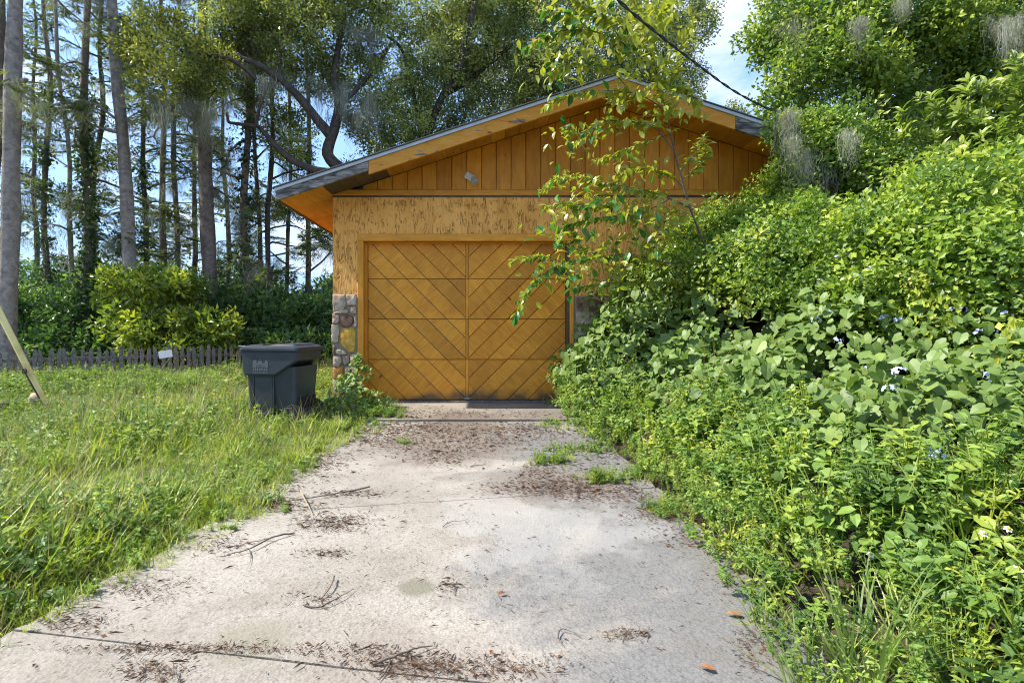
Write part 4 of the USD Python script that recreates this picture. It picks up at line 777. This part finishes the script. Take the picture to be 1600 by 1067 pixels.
# soil of the bank, under the plants
bxs, bys = np.arange(.9, 9.01, .15), np.arange(.3, 8.2, .15); bx, by = np.meshgrid(bxs, bys); bh = np.maximum(bank(bx, by) * .62 - .16, -.1); bh = np.where(((by > 7.4) & (bx < 5.9)) | (bx < 1.2), -.1, bh)
nbx, nby = len(bxs), len(bys); ii, jj = np.meshgrid(np.arange(nby - 1), np.arange(nbx - 1), indexing='ij')
struct('bank', (np.stack([bx, by, bh], -1).reshape(-1, 3), np.stack([ii*nbx+jj, ii*nbx+jj+1, (ii+1)*nbx+jj+1, (ii+1)*nbx+jj], -1).reshape(-1, 4)), rocky('bank_soil', [(.02,.016,.010), (.045,.035,.022), (.07,.055,.03)], scale=9.), smooth=True)

# small-leaved vine with pale blue flowers
r = R(300)
def zone_small(x, y, h, rng): return (h > 1.1 + .45 * (x < 3) + rng.normal(0, .22, len(x))) & ((y < 7.45) | (x > 5.9))
q, nn = bank_pts(r, 3400, 1.6, 8.5, 2.0, 8.2, zone_small)
sv = thing('flowering_vine_thicket', 'yellow-green small-leaved thicket with pale blue flower clusters covering the bank on the right', 'shrub')
lift = r.uniform(-.30, .12, len(q)); q2 = q + nn * lift[:, None]
extra, ed = [], []
for (px, py, Y, rp) in [(1255,320,6.4,26),(1225,352,6.4,26),(1190,385,6.4,24),(1300,330,6.6,30),(1350,330,6.5,32),(1395,300,6.4,32),(1240,270,6.7,20),(1300,285,6.6,22),(1280,250,6.7,18),(1165,420,6.4,20),(1340,290,6.5,22)]:
    c = P(px, py, Y); rad = rp * Y / F; a, d = clump_pts(r, c, [rad, rad * .7, rad], 46); extra.append(a); ed.append(d)
for k in range(95):
    x, y = r.uniform(2.6, 7.0), r.uniform(3.4, 7.0); h = float(bank(np.array([x]), np.array([y]))[0])
    if h < 1.15: continue
    rad = r.uniform(.22, .62); a, d = clump_pts(r, [x, y, h + rad * .15], [rad, rad, rad * .8], int(170 * rad ** 1.6)); extra.append(a); ed.append(d)
for (px, py, Y, rp) in [(1222,205,6.5,16),(1236,235,6.5,20),(1260,215,6.5,22),(1290,225,6.5,24),(1255,262,6.5,26),(1225,285,6.6,22),(1320,235,6.5,24),(1350,250,6.5,24),(1385,255,6.5,24),(1300,262,6.5,24),(1340,280,6.5,24),(1415,265,6.4,26),(1210,318,6.7,20),(1270,190,6.6,14),(1310,195,6.6,18),(1360,215,6.6,18)]:
    c = P(px, py, Y); rad = rp * Y / F; a, d = clump_pts(r, c, [rad, rad * .8, rad], 20); extra.append(a); ed.append(d)
q2 = np.vstack([q2] + extra); nn2 = np.vstack([nn] + ed)
for px, py, Y, rad in [(1240,425,6.3,.30),(1215,465,6.2,.2),(1330,335,6.1,.26),(1272,305,6.4,.3),(1305,290,6.4,.26),(1455,345,5.6,.22),(1400,410,5.8,.2),(1290,455,5.9,.18)]:   # hollows with bare stems
    k = np.linalg.norm((q2 - P(px, py, Y)) / [1, 1.6, 1.1], axis=1) > rad; q2, nn2 = q2[k], nn2[k]
scatter('foliage', [(m, vine_leaf) for m in VINE], q2, align(nn2 * .6 + [-.2, -.3, .6] + r.normal(0, .3, q2.shape), r.uniform(0, 6, len(q2))), r.uniform(.75, 1.45, len(q2)), parent=sv, kind='stuff')
def flower(rng, c):
    n = 9; d = rand_dirs(rng, n, .8) * [1, 1, .6]; mb = MB()
    for k in range(n):
        a0 = rng.uniform(0, 6); f = unit(d[k] + [0, -.5, .2]); a = unit(np.cross(f, [0, 0, 1.0])); b = np.cross(f, a); an = a0 + np.arange(5) * 2 * PI / 5
        al = np.cos(an)[:, None] * a + np.sin(an)[:, None] * b + .15 * f; mb.add(*leaves('rhomb', np.tile(d[k] * .035, (5, 1)), al, np.tile(f, (5, 1)), np.full(5, .013), np.full(5, .011)))
    v, f_ = mb.get(); return v + c, f_
for px, py in [(1311,403),(1324,397),(1340,411),(1361,421),(1337,433),(1469,408),(1487,421),(1487,437),(1466,446),(1466,468),(1571,413),(1577,404),(1383,497),(1295,490),(1276,500),(1491,485),(1548,516),(1573,492),(1357,577),(1407,581),(1309,532),(1393,609),(1551,588),(1462,707),(1156,442),(1143,486),(1007,460),(1404,500),(1500,483),(1530,520),(1420,440),(1240,452)]:
    obj('flower_cluster', flower(r, ray_bank(px, py, .13)), petal, sv)
mb = MB(); hs = R(77)
for k in range(46):
    a = np.array([hs.uniform(1195, 1470), hs.uniform(270, 400)]); b = a + [hs.normal(0, 22), hs.uniform(20, 95)]; mid = (a + b) / 2 + [hs.normal(0, 14), 0]; Yh = 6.75 - .002 * (a[0] - 1200) + hs.uniform(-.3, .15)
    mb.add(*tube(smooth_path([P(*a, Yh), P(*mid, Yh - .05), P(*b, Yh - .12)], 8), hs.uniform(.003, .008), 4, caps=False))
for s in [[(1345,273,6.3,5),(1354,277,6.3,6),(1360,295,6.3,6),(1357,325,6.3,5),(1350,365,6.3,4)],[(1258,345,6.4,2),(1262,318,6.4,2.5),(1280,292,6.4,2.5),(1310,270,6.5,2)],[(1290,262,6.6,2),(1260,275,6.5,2),(1238,295,6.4,2)],[(1330,250,6.6,3),(1333,300,6.5,3),(1331,330,6.5,2)],[(1300,250,6.6,2),(1308,300,6.5,2),(1305,340,6.5,2)]]:
    pt = smooth_path([P(*a[:3]) for a in s], 18); mb.add(*tube(pt, np.interp(np.linspace(0, 1, 18), np.linspace(0, 1, len(s)), [a[3] * 6.4 / F / 2 for a in s]), 6, .1, 3))
obj('bare_stems', mb.get(), bark_grey, sv, kind='stuff')

# broad-leaved vine
def lobed_cloud(rng, q, nn, L, up=(-.25, -.35, .75)):
    n = len(q); nr = unit(nn * .55 + np.array(up) + rng.normal(0, .28, (n, 3))); dn = unit(np.cross(np.cross(nr, [0, 0, -1.0]), nr) + rng.normal(0, .55, (n, 3)))
    return q - dn * L[:, None] * .3, dn, nr
def split_leaves(t, q, d, nr, L, W, mt, most, shape='lobed', inframe=True):
    size = L / np.linalg.norm(q - [0, 0, EYE], axis=1); px = 756 + F * q[:, 0] / q[:, 1]
    order = np.argsort(-size * (px < 1600) * (px > 0)); a, b = order[:most], order[most:]
    for k in a: obj('leaf', leaves(shape, q[k:k+1], d[k:k+1], nr[k:k+1], L[k:k+1], W[k:k+1]), mt, t)
    if len(b): obj('foliage', leaves(shape, q[b], d[b], nr[b], L[b], W[b]), mt, t, kind='stuff')
r = R(310)
def zone_big(x, y, h, rng):
    hi = np.where(x < 2.6, 1.85, 1.45) + rng.normal(0, .18, len(x)); lo = np.where(y > 4.6, .30, .40) + rng.normal(0, .07, len(x))
    return (h < hi) & (h > lo) & (y > 2.2) & (y < 7.5) & (x < 6.2)
q, nn = bank_pts(r, 8200, .95, 6.2, 2.1, 7.5, zone_big)
q = q + nn * r.uniform(-.30, .18, len(q))[:, None]; L = (.045 + .085 * r.beta(1.6, 2.0, len(q))) * np.interp(q[:, 1], [2.2, 3.2, 4.2, 4.3], [.6, .85, .92, 1.12]); W = L * r.uniform(.85, 1.0, len(q))
for k in range(40):
    x, y = r.uniform(1.2, 4.6), r.uniform(2.6, 7.1); h = float(bank(np.array([x]), np.array([y]))[0])
    if not .5 < h < 1.6: continue
    rad = r.uniform(.16, .36); a, dd = clump_pts(r, [x, y, h + rad * .2], [rad, rad, rad * .8], int(420 * rad ** 1.5), .7); q = np.vstack([q, a]); nn = np.vstack([nn, dd]); l2 = (.045 + .085 * r.beta(1.6, 2.0, len(a))) * np.interp(y, [2.2, 3.2, 4.2], [.6, .85, 1.0]); L = np.r_[L, l2]; W = np.r_[W, l2 * .92]
q, d, nr = lobed_cloud(r, q, nn, L)
bv = thing('broad_leaved_vine', 'mound of broad lobed green vine leaves spilling from the garage wall to the right edge', 'vine')
split_leaves(bv, q, d, nr, L, W, big_leaf, 300)

# weeds along the foot of the bank, white flowers, pale grass
r = R(320)
def zone_weed(x, y, h, rng): return (h < .44 + rng.normal(0, .08, len(x))) | (y < 2.2)
q, nn = bank_pts(r, 5200, .95, 5.0, .6, 7.4, zone_weed)
q[:, 2] += r.uniform(-.16, .03, len(q)) * np.clip(q[:, 2] / .25, .2, 1); sc = r.uniform(.55, 1.2, len(q)) * np.clip(.45 + q[:, 2] * 2.2, .45, 1.1)
wt = scatter('foreground_weeds', [(m, weed_leaf) for m in WEED[:3]] + [(GRASS[0], grass_leaf), (STRAW[0], straw)], q, align(nn * .5 + [0, 0, .8] + r.normal(0, .2, q.shape), r.uniform(0, 6, len(q))), sc, idx=r.choice(5, len(q), p=[.31, .31, .28, .08, .02]), label='low leafy green weeds along the right edge of the drive', cat='weeds', kind='stuff')
for i, (px, py, w) in enumerate([(1537,833,'white wildflower high among the weeds at the right edge'),(1575,826,'white wildflower nearest the right edge of the photo'),(1591,889,'white wildflower low by the right edge'),(1360,866,'white wildflower left of the others above the pale grass tuft')]):
    c = ray_bank(px, py, .12); fl_ = thing('wildflower', w, 'flower', group=None)
    an = np.arange(6) * 2 * PI / 6; f = unit(np.array([-.2, -.6, .7])); a = unit(np.cross(f, [0, 0, 1.0])); b = np.cross(f, a)
    obj('petals', leaves('oval', np.tile(c, (6, 1)), np.cos(an)[:, None] * a + np.sin(an)[:, None] * b, np.tile(f, (6, 1)), np.full(6, .014), np.full(6, .010)), white_petal, fl_)
    m = trimesh.creation.icosphere(1, .006); m.apply_translation(c + f * .004); obj('centre', m, plain('flower_yellow' if i == 0 else f'flower_yellow_{i}', (.6,.42,.03), .7), fl_); obj('stem', tube([c - [0, 0, .16], c - [0, 0, .002]], .002, 4), weed_leaf, fl_)
for k, (px, py, n, h0, h1, s, lab) in enumerate([(1345,1082,70,.26,.56,402,'pale clump of long grass blades at the lower right'),(1450,1010,30,.25,.46,403,'smaller clump of broad grass blades right of the pale one'),(1265,1075,22,.12,.26,404,'short grass clump at the drive edge bottom right')]):
    Yb = F * (EYE + .02) / (py - 512); obj('grass_clump', (lambda vf: (vf[0] + P(px, py, Yb), vf[1]))(tuft(s, n, h0, h1, .0085, .07, .36)), pale_blade, None, lab, 'grass')

# vine-like weeds at the left door post
r = R(330); q, nn = [], []
for (px, py, Y, rp) in [(560,588,7.1,22),(545,628,6.85,34),(590,628,6.9,20),(528,642,6.7,26),(572,652,6.75,26),(556,562,7.2,11),(600,648,6.8,16),(540,600,7.1,18)]:
    c = P(px, py, Y); rad = rp * Y / F; a, dd = clump_pts(r, c, [rad, rad * .7, rad], int(26 + 1600 * rad * rad)); k = (a[:, 2] > -.04) & (a[:, 1] < 7.5); q.append(a[k]); nn.append(dd[k])
q, nn = np.vstack(q), np.vstack(nn); L = r.uniform(.035, .085, len(q)); W = L * .85; q, d, nr = lobed_cloud(r, q, nn, L)
dv = thing('doorside_vine', 'small leafy vine clump growing against the stone pier left of the door', 'vine')
obj('foliage', leaves('lobed', q, d, nr, L, W), big_leaf, dv, kind='stuff')
mb = MB()
for s in [[(550,668,6.9),(548,630,6.95),(556,560,7.15)],[(575,668,6.9),(590,640,6.9),(600,620,6.95)],[(540,668,6.8),(528,650,6.75),(515,630,6.7)]]: mb.add(*tube(smooth_path([P(*a) for a in s], 8), .006, 4))
obj('stems', mb.get(), twig_mat, dv)

# the sapling before the garage
r = R(340); sap = thing('sapling', 'slender sapling with drooping oval leaves in front of the garage gable', 'sapling')
SY = 6.3
TW = [([(1128,520,.1),(1118,440,.05),(1102,385,.05),(1080,330,0),(1062,270,-.05),(1048,210,-.1),(1030,130,-.15),(1010,60,-.2),(992,5,-.25),(985,-30,-.25)], .020), ([(1078,325,0),(1040,308,-.1),(1005,297,-.2),(955,288,-.35),(900,275,-.45),(868,280,-.5),(850,292,-.5)], .011), ([(1052,235,-.1),(1005,192,-.2),(945,188,-.3),(905,208,-.4),(880,195,-.45)], .008),
    ([(1040,175,-.1),(985,145,-.3),(930,142,-.4),(880,150,-.45),(850,168,-.5)], .008), ([(1030,125,-.15),(975,70,-.3),(920,48,-.4),(870,50,-.5),(825,72,-.6)], .009), ([(1035,150,-.15),(1058,110,0),(1068,70,.1),(1080,30,.15)], .007), ([(1062,268,0),(1085,240,.1),(1100,212,.2)], .006), ([(1066,280,0),(1100,245,.2),(1105,225,.25)], .005),
    ([(1108,400,.05),(1050,412,-.2),(985,398,-.35),(930,402,-.5),(880,412,-.55),(845,432,-.6),(815,470,-.65),(806,495,-.65)], .009), ([(880,412,-.55),(845,400,-.6),(812,404,-.65),(798,408,-.65)], .005), ([(1045,312,-.1),(990,335,-.25),(930,342,-.35),(880,358,-.45),(870,385,-.45)], .007), ([(985,302,-.2),(930,322,-.3),(880,318,-.35),(850,322,-.4)], .006),
    ([(975,70,-.3),(940,25,-.35),(905,0,-.4),(890,-25,-.4)], .006), ([(920,48,-.4),(880,20,-.5),(850,15,-.5)], .005), ([(1108,420,0),(1050,440,-.2),(985,440,-.3),(925,445,-.4),(890,452,-.45)], .006), ([(985,145,-.3),(940,105,-.4),(890,100,-.5),(860,118,-.5)], .006), ([(1020,95,-.15),(1000,60,.1),(1035,20,.2),(1050,-10,.2)], .006), ([(1095,370,.05),(1080,400,.2),(1060,440,.2),(1040,470,.2)], .006),
    ([(1048,210,-.1),(1000,225,.05),(960,240,.1),(930,250,.1)], .005), ([(1030,130,-.1),(1070,140,.15),(1092,170,.2)], .005), ([(1000,50,-.2),(960,25,0),(940,-5,0)], .005), ([(1070,300,0),(1040,270,.2),(1000,262,.25),(965,275,.3)], .005), ([(1115,430,0),(1140,395,.2),(1150,360,.2)], .006), ([(930,402,-.5),(905,380,-.45),(888,350,-.45)], .004)]
lp, ld_, ln_, lL = [], [], [], []
for i, (pts, w) in enumerate(TW):
    c = smooth_path([P(a, b, SY + dy) for a, b, dy in pts], 60); obj('trunk' if i == 0 else 'twig', tube(c[::3] if i else c, np.linspace(w, .0025, 20 if i else 60), 6 if i else 8, .1, i), twig_mat, sap, smooth=True)
    tot = np.linalg.norm(np.diff(c, axis=0), axis=1).sum(); start = .62 if i == 0 else .22; n = int(tot * (1 - start) / .014)
    for k in range(n):
        f = start + (1 - start) * (k + .5) / n; b = np.array([np.interp(f, np.linspace(0, 1, 60), c[:, m]) for m in range(3)]); tg = unit(c[min(59, int(f * 59) + 1)] - c[max(0, int(f * 59) - 1)])
        s = unit(np.cross(tg, [0, 0, 1.0])) * (1 if k % 2 else -1); lp.append(b); ld_.append(tg * .45 + s * .7 + np.array([0, 0, -.35]) + r.normal(0, .3, 3)); ln_.append(np.array([-.1, -.15, 1]) + r.normal(0, .35, 3)); lL.append(r.uniform(.08, .15) * (1.1 if pts[0][1] < 140 else .95))
for _ in range(1550):                                    # denser top
    px, py = r.choice([(1000,40),(950,60),(900,80),(1030,90),(870,110),(930,10),(1050,150),(990,110),(890,40),(1040,30),(960,170),(1000,260),(940,310),(1010,330),(895,290),(905,215),(880,355),(920,405),(870,425),(960,400),(1000,385),(1040,345),(1030,180),(980,320),(950,440)]); b = P(px + r.normal(0, 24), py + r.normal(0, 17), SY - .2 + r.normal(0, .25)); lp.append(b); ld_.append(r.normal(0, .7, 3) + [0, 0, -.4]); ln_.append(np.array([-.1, -.2, 1]) + r.normal(0, .4, 3)); lL.append(r.uniform(.07, .145))
lp, ld_, ln_, lL = np.array(lp), unit(ld_), unit(ln_), np.array(lL)
split_leaves(sap, lp, ld_, ln_, lL, lL * .54, sap_leaf, 290, 'oval')

# ------------------------------------------------------------------ the lawn
r = R(350)
def lawn_pts(n, y0, y1):
    y = r.uniform(y0, y1, n); x = -1.0 - r.uniform(0, 1, n) * (1.15 * y + 1.3); return x, y
parts_ = []
for y0, y1, n in ((.7, 2.6, 3000), (2.6, 4.5, 3900), (4.5, 7.5, 5600), (7.5, 10.5, 4600), (10.5, 15.2, 5200)): parts_.append(np.stack(lawn_pts(n, y0, y1), -1))
q = np.vstack(parts_)
edge = np.interp(q[:, 1], [.7, 1.9, 2.4, 3.3, 3.9, 5.2, 5.9, 6.3, 6.9, 7.4], [-1.75, -1.66, -1.52, -1.42, -1.40, -1.36, -1.22, -1.10, -1.12, -1.6]) - .42 * (meshkit.fbm(np.c_[q[:, 1] * 1.6, q[:, 1] * 0, q[:, 1] * 0], 4, 4) - .5) + np.abs(np.random.default_rng(5).normal(0, .07, len(q)))
k = (q[:, 0] < edge) & ~((q[:, 1] > 7.4) & (q[:, 0] > -2.3)) & ~((np.abs(q[:, 0] + 2.47) < .34) & (np.abs(q[:, 1] - 6.46) < .30)); q, edge = q[k], edge[k]
z = ground_z(q[:, 0], q[:, 1]) - .015; z = np.where(q[:, 0] > -1.72, np.where(q[:, 1] > 6.24, -.01, np.maximum(z, DZ - .01)), z); pat = meshkit.fbm(np.c_[q * .75, q[:, 0] * 0], 4, 31); din = np.clip((edge - q[:, 0]) / .55, 0, 1)
far = np.clip((q[:, 1] - 3) / 6, 0, 1)
sc = (.40 + 1.65 * np.clip(pat - .2, 0, .8)) * (.45 + .55 * din) * r.uniform(.7, 1.3, len(q)) * (.85 + .35 * far)
u = r.uniform(0, 1, len(q)); pw = np.clip((meshkit.fbm(np.c_[q * .5 + 40, q[:, 0] * 0], 3, 33) - .5) * 2.8 + .86 - .45 * np.clip((3.4 - q[:, 1]) / .8, 0, 1), .2, .95); idx = np.where(u < pw, 3 + r.integers(0, 4, len(q)), r.integers(0, 3, len(q))); idx = np.where(r.uniform(0, 1, len(q)) < .10, 7, idx)
scatter('lawn', [(m, grass_leaf) for m in GRASS] + [(m, weed_leaf) for m in WEED] + [(STRAW[0], straw)], np.c_[q, z], align(np.c_[r.normal(0, .12, (len(q), 2)), np.ones(len(q))], r.uniform(0, 6, len(q))), sc, idx=idx, label='overgrown bright green grass and weeds left of the drive', cat='grass', kind='stuff')
# small green patches in the joints of the drive
pz = []
for px, py, sx, sy, n in [(862,718,32,9,50),(938,746,28,9,50),(905,700,50,12,46),(1000,740,40,14,40),(870,660,26,14,26),(850,620,14,10,14),(630,690,20,5,8),(1040,790,36,20,30)]:
    for _ in range(n): p = DP(px + r.normal(0, sx * .5), py + abs(r.normal(0, sy * .5))); pz.append([p[0], min(p[1], 7.5), DZ - .005])
pz = np.array(pz); scatter('joint_weeds', [(m, weed_leaf) for m in WEED[:3]] + [(GRASS[0], grass_leaf)], pz, Rot.from_euler('z', r.uniform(0, 6, len(pz))), r.uniform(.25, .5, len(pz)), label='small green weeds in the litter at the right edge of the drive', cat='weeds', kind='stuff')

# ------------------------------------------------------------------ fallen leaves, bark litter, twigs
r = R(360)
lit = leaf_mat('litter', [(0, (.05,.03,.018)), (.5, (.13,.075,.045)), (.85, (.24,.145,.085)), (1, (.33,.24,.15))], fac=.05, rough=.9, spec=.1)
B, Sz = [], []
def litter(px, py, sx, sy, n, s=1.0):
    for _ in range(int(n * 1.7)):
        p = DP(px + r.normal(0, sx * .5), max(560, py + r.normal(0, sy * .5)))
        if p[1] > 7.6: continue
        B.append([p[0], p[1], (0.004 if p[1] > 6.27 else DZ + .003) + abs(r.normal(0, .004))]); Sz.append(.62 * s * r.lognormal(0, .5))
for a in [(430,790,70,12,520),(545,772,60,7,200),(520,818,62,15,520),(470,745,90,14,160),(700,685,200,26,2200),(640,668,90,10,700),(720,650,150,10,500),(820,672,80,16,800),(690,712,60,18,420),(870,762,110,16,1000),(930,745,130,40,900),(960,700,90,26,500),(1060,800,70,30,500),(960,775,90,16,420),(1040,800,70,18,300),(840,740,40,20,240),(560,680,80,20,800),(500,720,60,18,500),(615,655,70,10,400),(430,760,60,14,220),(340,850,70,20,240),(230,920,80,22,260),(120,975,80,20,240),(510,865,40,9,120),(700,915,24,10,60),(500,935,60,16,80),
          (640,1040,80,22,420),(760,1045,130,26,420),(560,1020,100,20,160),(300,1015,220,9,420),(980,992,40,9,110),(1090,845,70,22,220),(1150,900,50,30,160),(1180,1010,40,40,160),(240,1050,60,20,200),(700,850,500,140,260),(760,950,560,150,200),(600,800,260,80,140)]: litter(*a)
B, Sz = np.array(B), np.array(Sz); n = len(B); az = r.uniform(0, 2*PI, n); al = np.stack([np.cos(az), np.sin(az), r.normal(0, .07, n)], -1); L = .0175 * Sz * np.clip(.35 + .22 * B[:, 1], .8, 1.5); thin = r.uniform(0, 1, n) < .8
obj('leaf_litter', leaves('rhomb', B, al, np.c_[r.normal(0, .18, (n, 2)), np.ones(n)], np.where(thin, L * 1.5, L), np.where(thin, .0022, L * .5)), lit, None, 'brown leaf and bark litter strewn over the concrete drive', 'litter', kind='stuff')
def twig(lab, pts, w, forks=(), mt=bark_brown, name='twig', cat='twig'):
    mb = MB(); z0 = np.array([0, 0, .006])
    for line, ww in [(pts, w)] + list(forks):
        c = smooth_path([DP(*a[:2]) + z0 + [0, 0, a[2] if len(a) > 2 else 0] for a in line], 16); c = c + np.c_[np.zeros((16, 2)), np.abs(r.normal(0, .002, 16))]; mb.add(*tube(c, np.linspace(ww, ww * .35, 16) * .62, 6, .45, len(lab)))
    obj(name, mb.get(), mt, None, lab, cat, smooth=True)
twig('long dark fallen twig lying across the drive above the litter strips', [(578,764,.01),(530,774,.01),(470,783,.006),(420,790),(385,803)], .009, [([(470,783),(430,778),(405,784)], .004)])
twig('pale peeled stick lying across the long dark twig', [(470,772,.015),(478,788,.015),(489,806)], .008, mt=straw)
twig('forked dark twig at the grass edge left of the drive', [(460,835),(425,845,.012),(390,862,.01),(345,872)], .007, [([(425,845,.012),(398,848),(360,858)], .004), ([(390,862),(392,876),(388,888)], .003)])
twig('thin curved dark twig alone in the middle of the drive', [(692,825),(705,819,.008),(722,817,.006),(733,812)], .004)
twig('forked twig shaped like an open hook in the lower drive', [(522,906,.01),(515,925,.012),(502,938),(505,948)], .006, [([(474,947),(500,951),(520,944,.01),(553,922)], .005), ([(502,938),(488,940),(482,938)], .003)])
twig('short chunk of dark bark right of the oil stain', [(704,914),(712,918,.01),(724,916)], .009, [([(712,918),(709,930),(720,934)], .004)])
twig('thin twig lying near the top edge of the drive', [(735,730),(748,728),(757,727)], .006)
twig('broken twig among the litter at the bottom edge', [(583,1040),(610,1036,.01),(640,1024,.012),(676,1012)], .008, [([(610,1036),(600,1056),(590,1066)], .006), ([(640,1024),(645,1050)], .004)])
twig('thin dry twig with a fork on the grey part of the drive', [(872,1000),(878,988,.006),(908,998)], .0035)
twig('thin long dry stalk beside a tuft of dead grass', [(940,995),(962,998,.006),(985,1000)], .0035, mt=straw)
twig('small dark twig by the apron right of the door', [(808,650),(830,655,.02),(850,660)], .010, [([(830,655,.02),(838,648,.04)], .006)])
def dead_leaf(px, py, L, col, lab, rz):
    c = DP(px, py) + [0, 0, .012]; d = np.array([[math.cos(rz), math.sin(rz), .1]]); obj('fallen_leaf', leaves('oval', c[None], d, np.array([[.2, -.2, 1.0]]), [L], [L * .55]), leaf_mat('dead_leaf_' + str(int(px)), [(0, col), (1, col)], fac=.1), None, lab, 'leaf')
dead_leaf(778, 932, .035, (.17,.07,.035), 'small reddish dead leaf right of the bark chunk', .4)
dead_leaf(1117, 1052, .05, (.20,.085,.035), 'orange dead leaf at the lower right drive edge', 2.6)
dead_leaf(767, 1028, .03, (.18,.08,.04), 'reddish dead leaf in the litter at the bottom', 1.4)
dead_leaf(1160, 965, .06, (.21,.12,.06), 'tan dead leaf under the weeds at the right drive edge', 2.9)
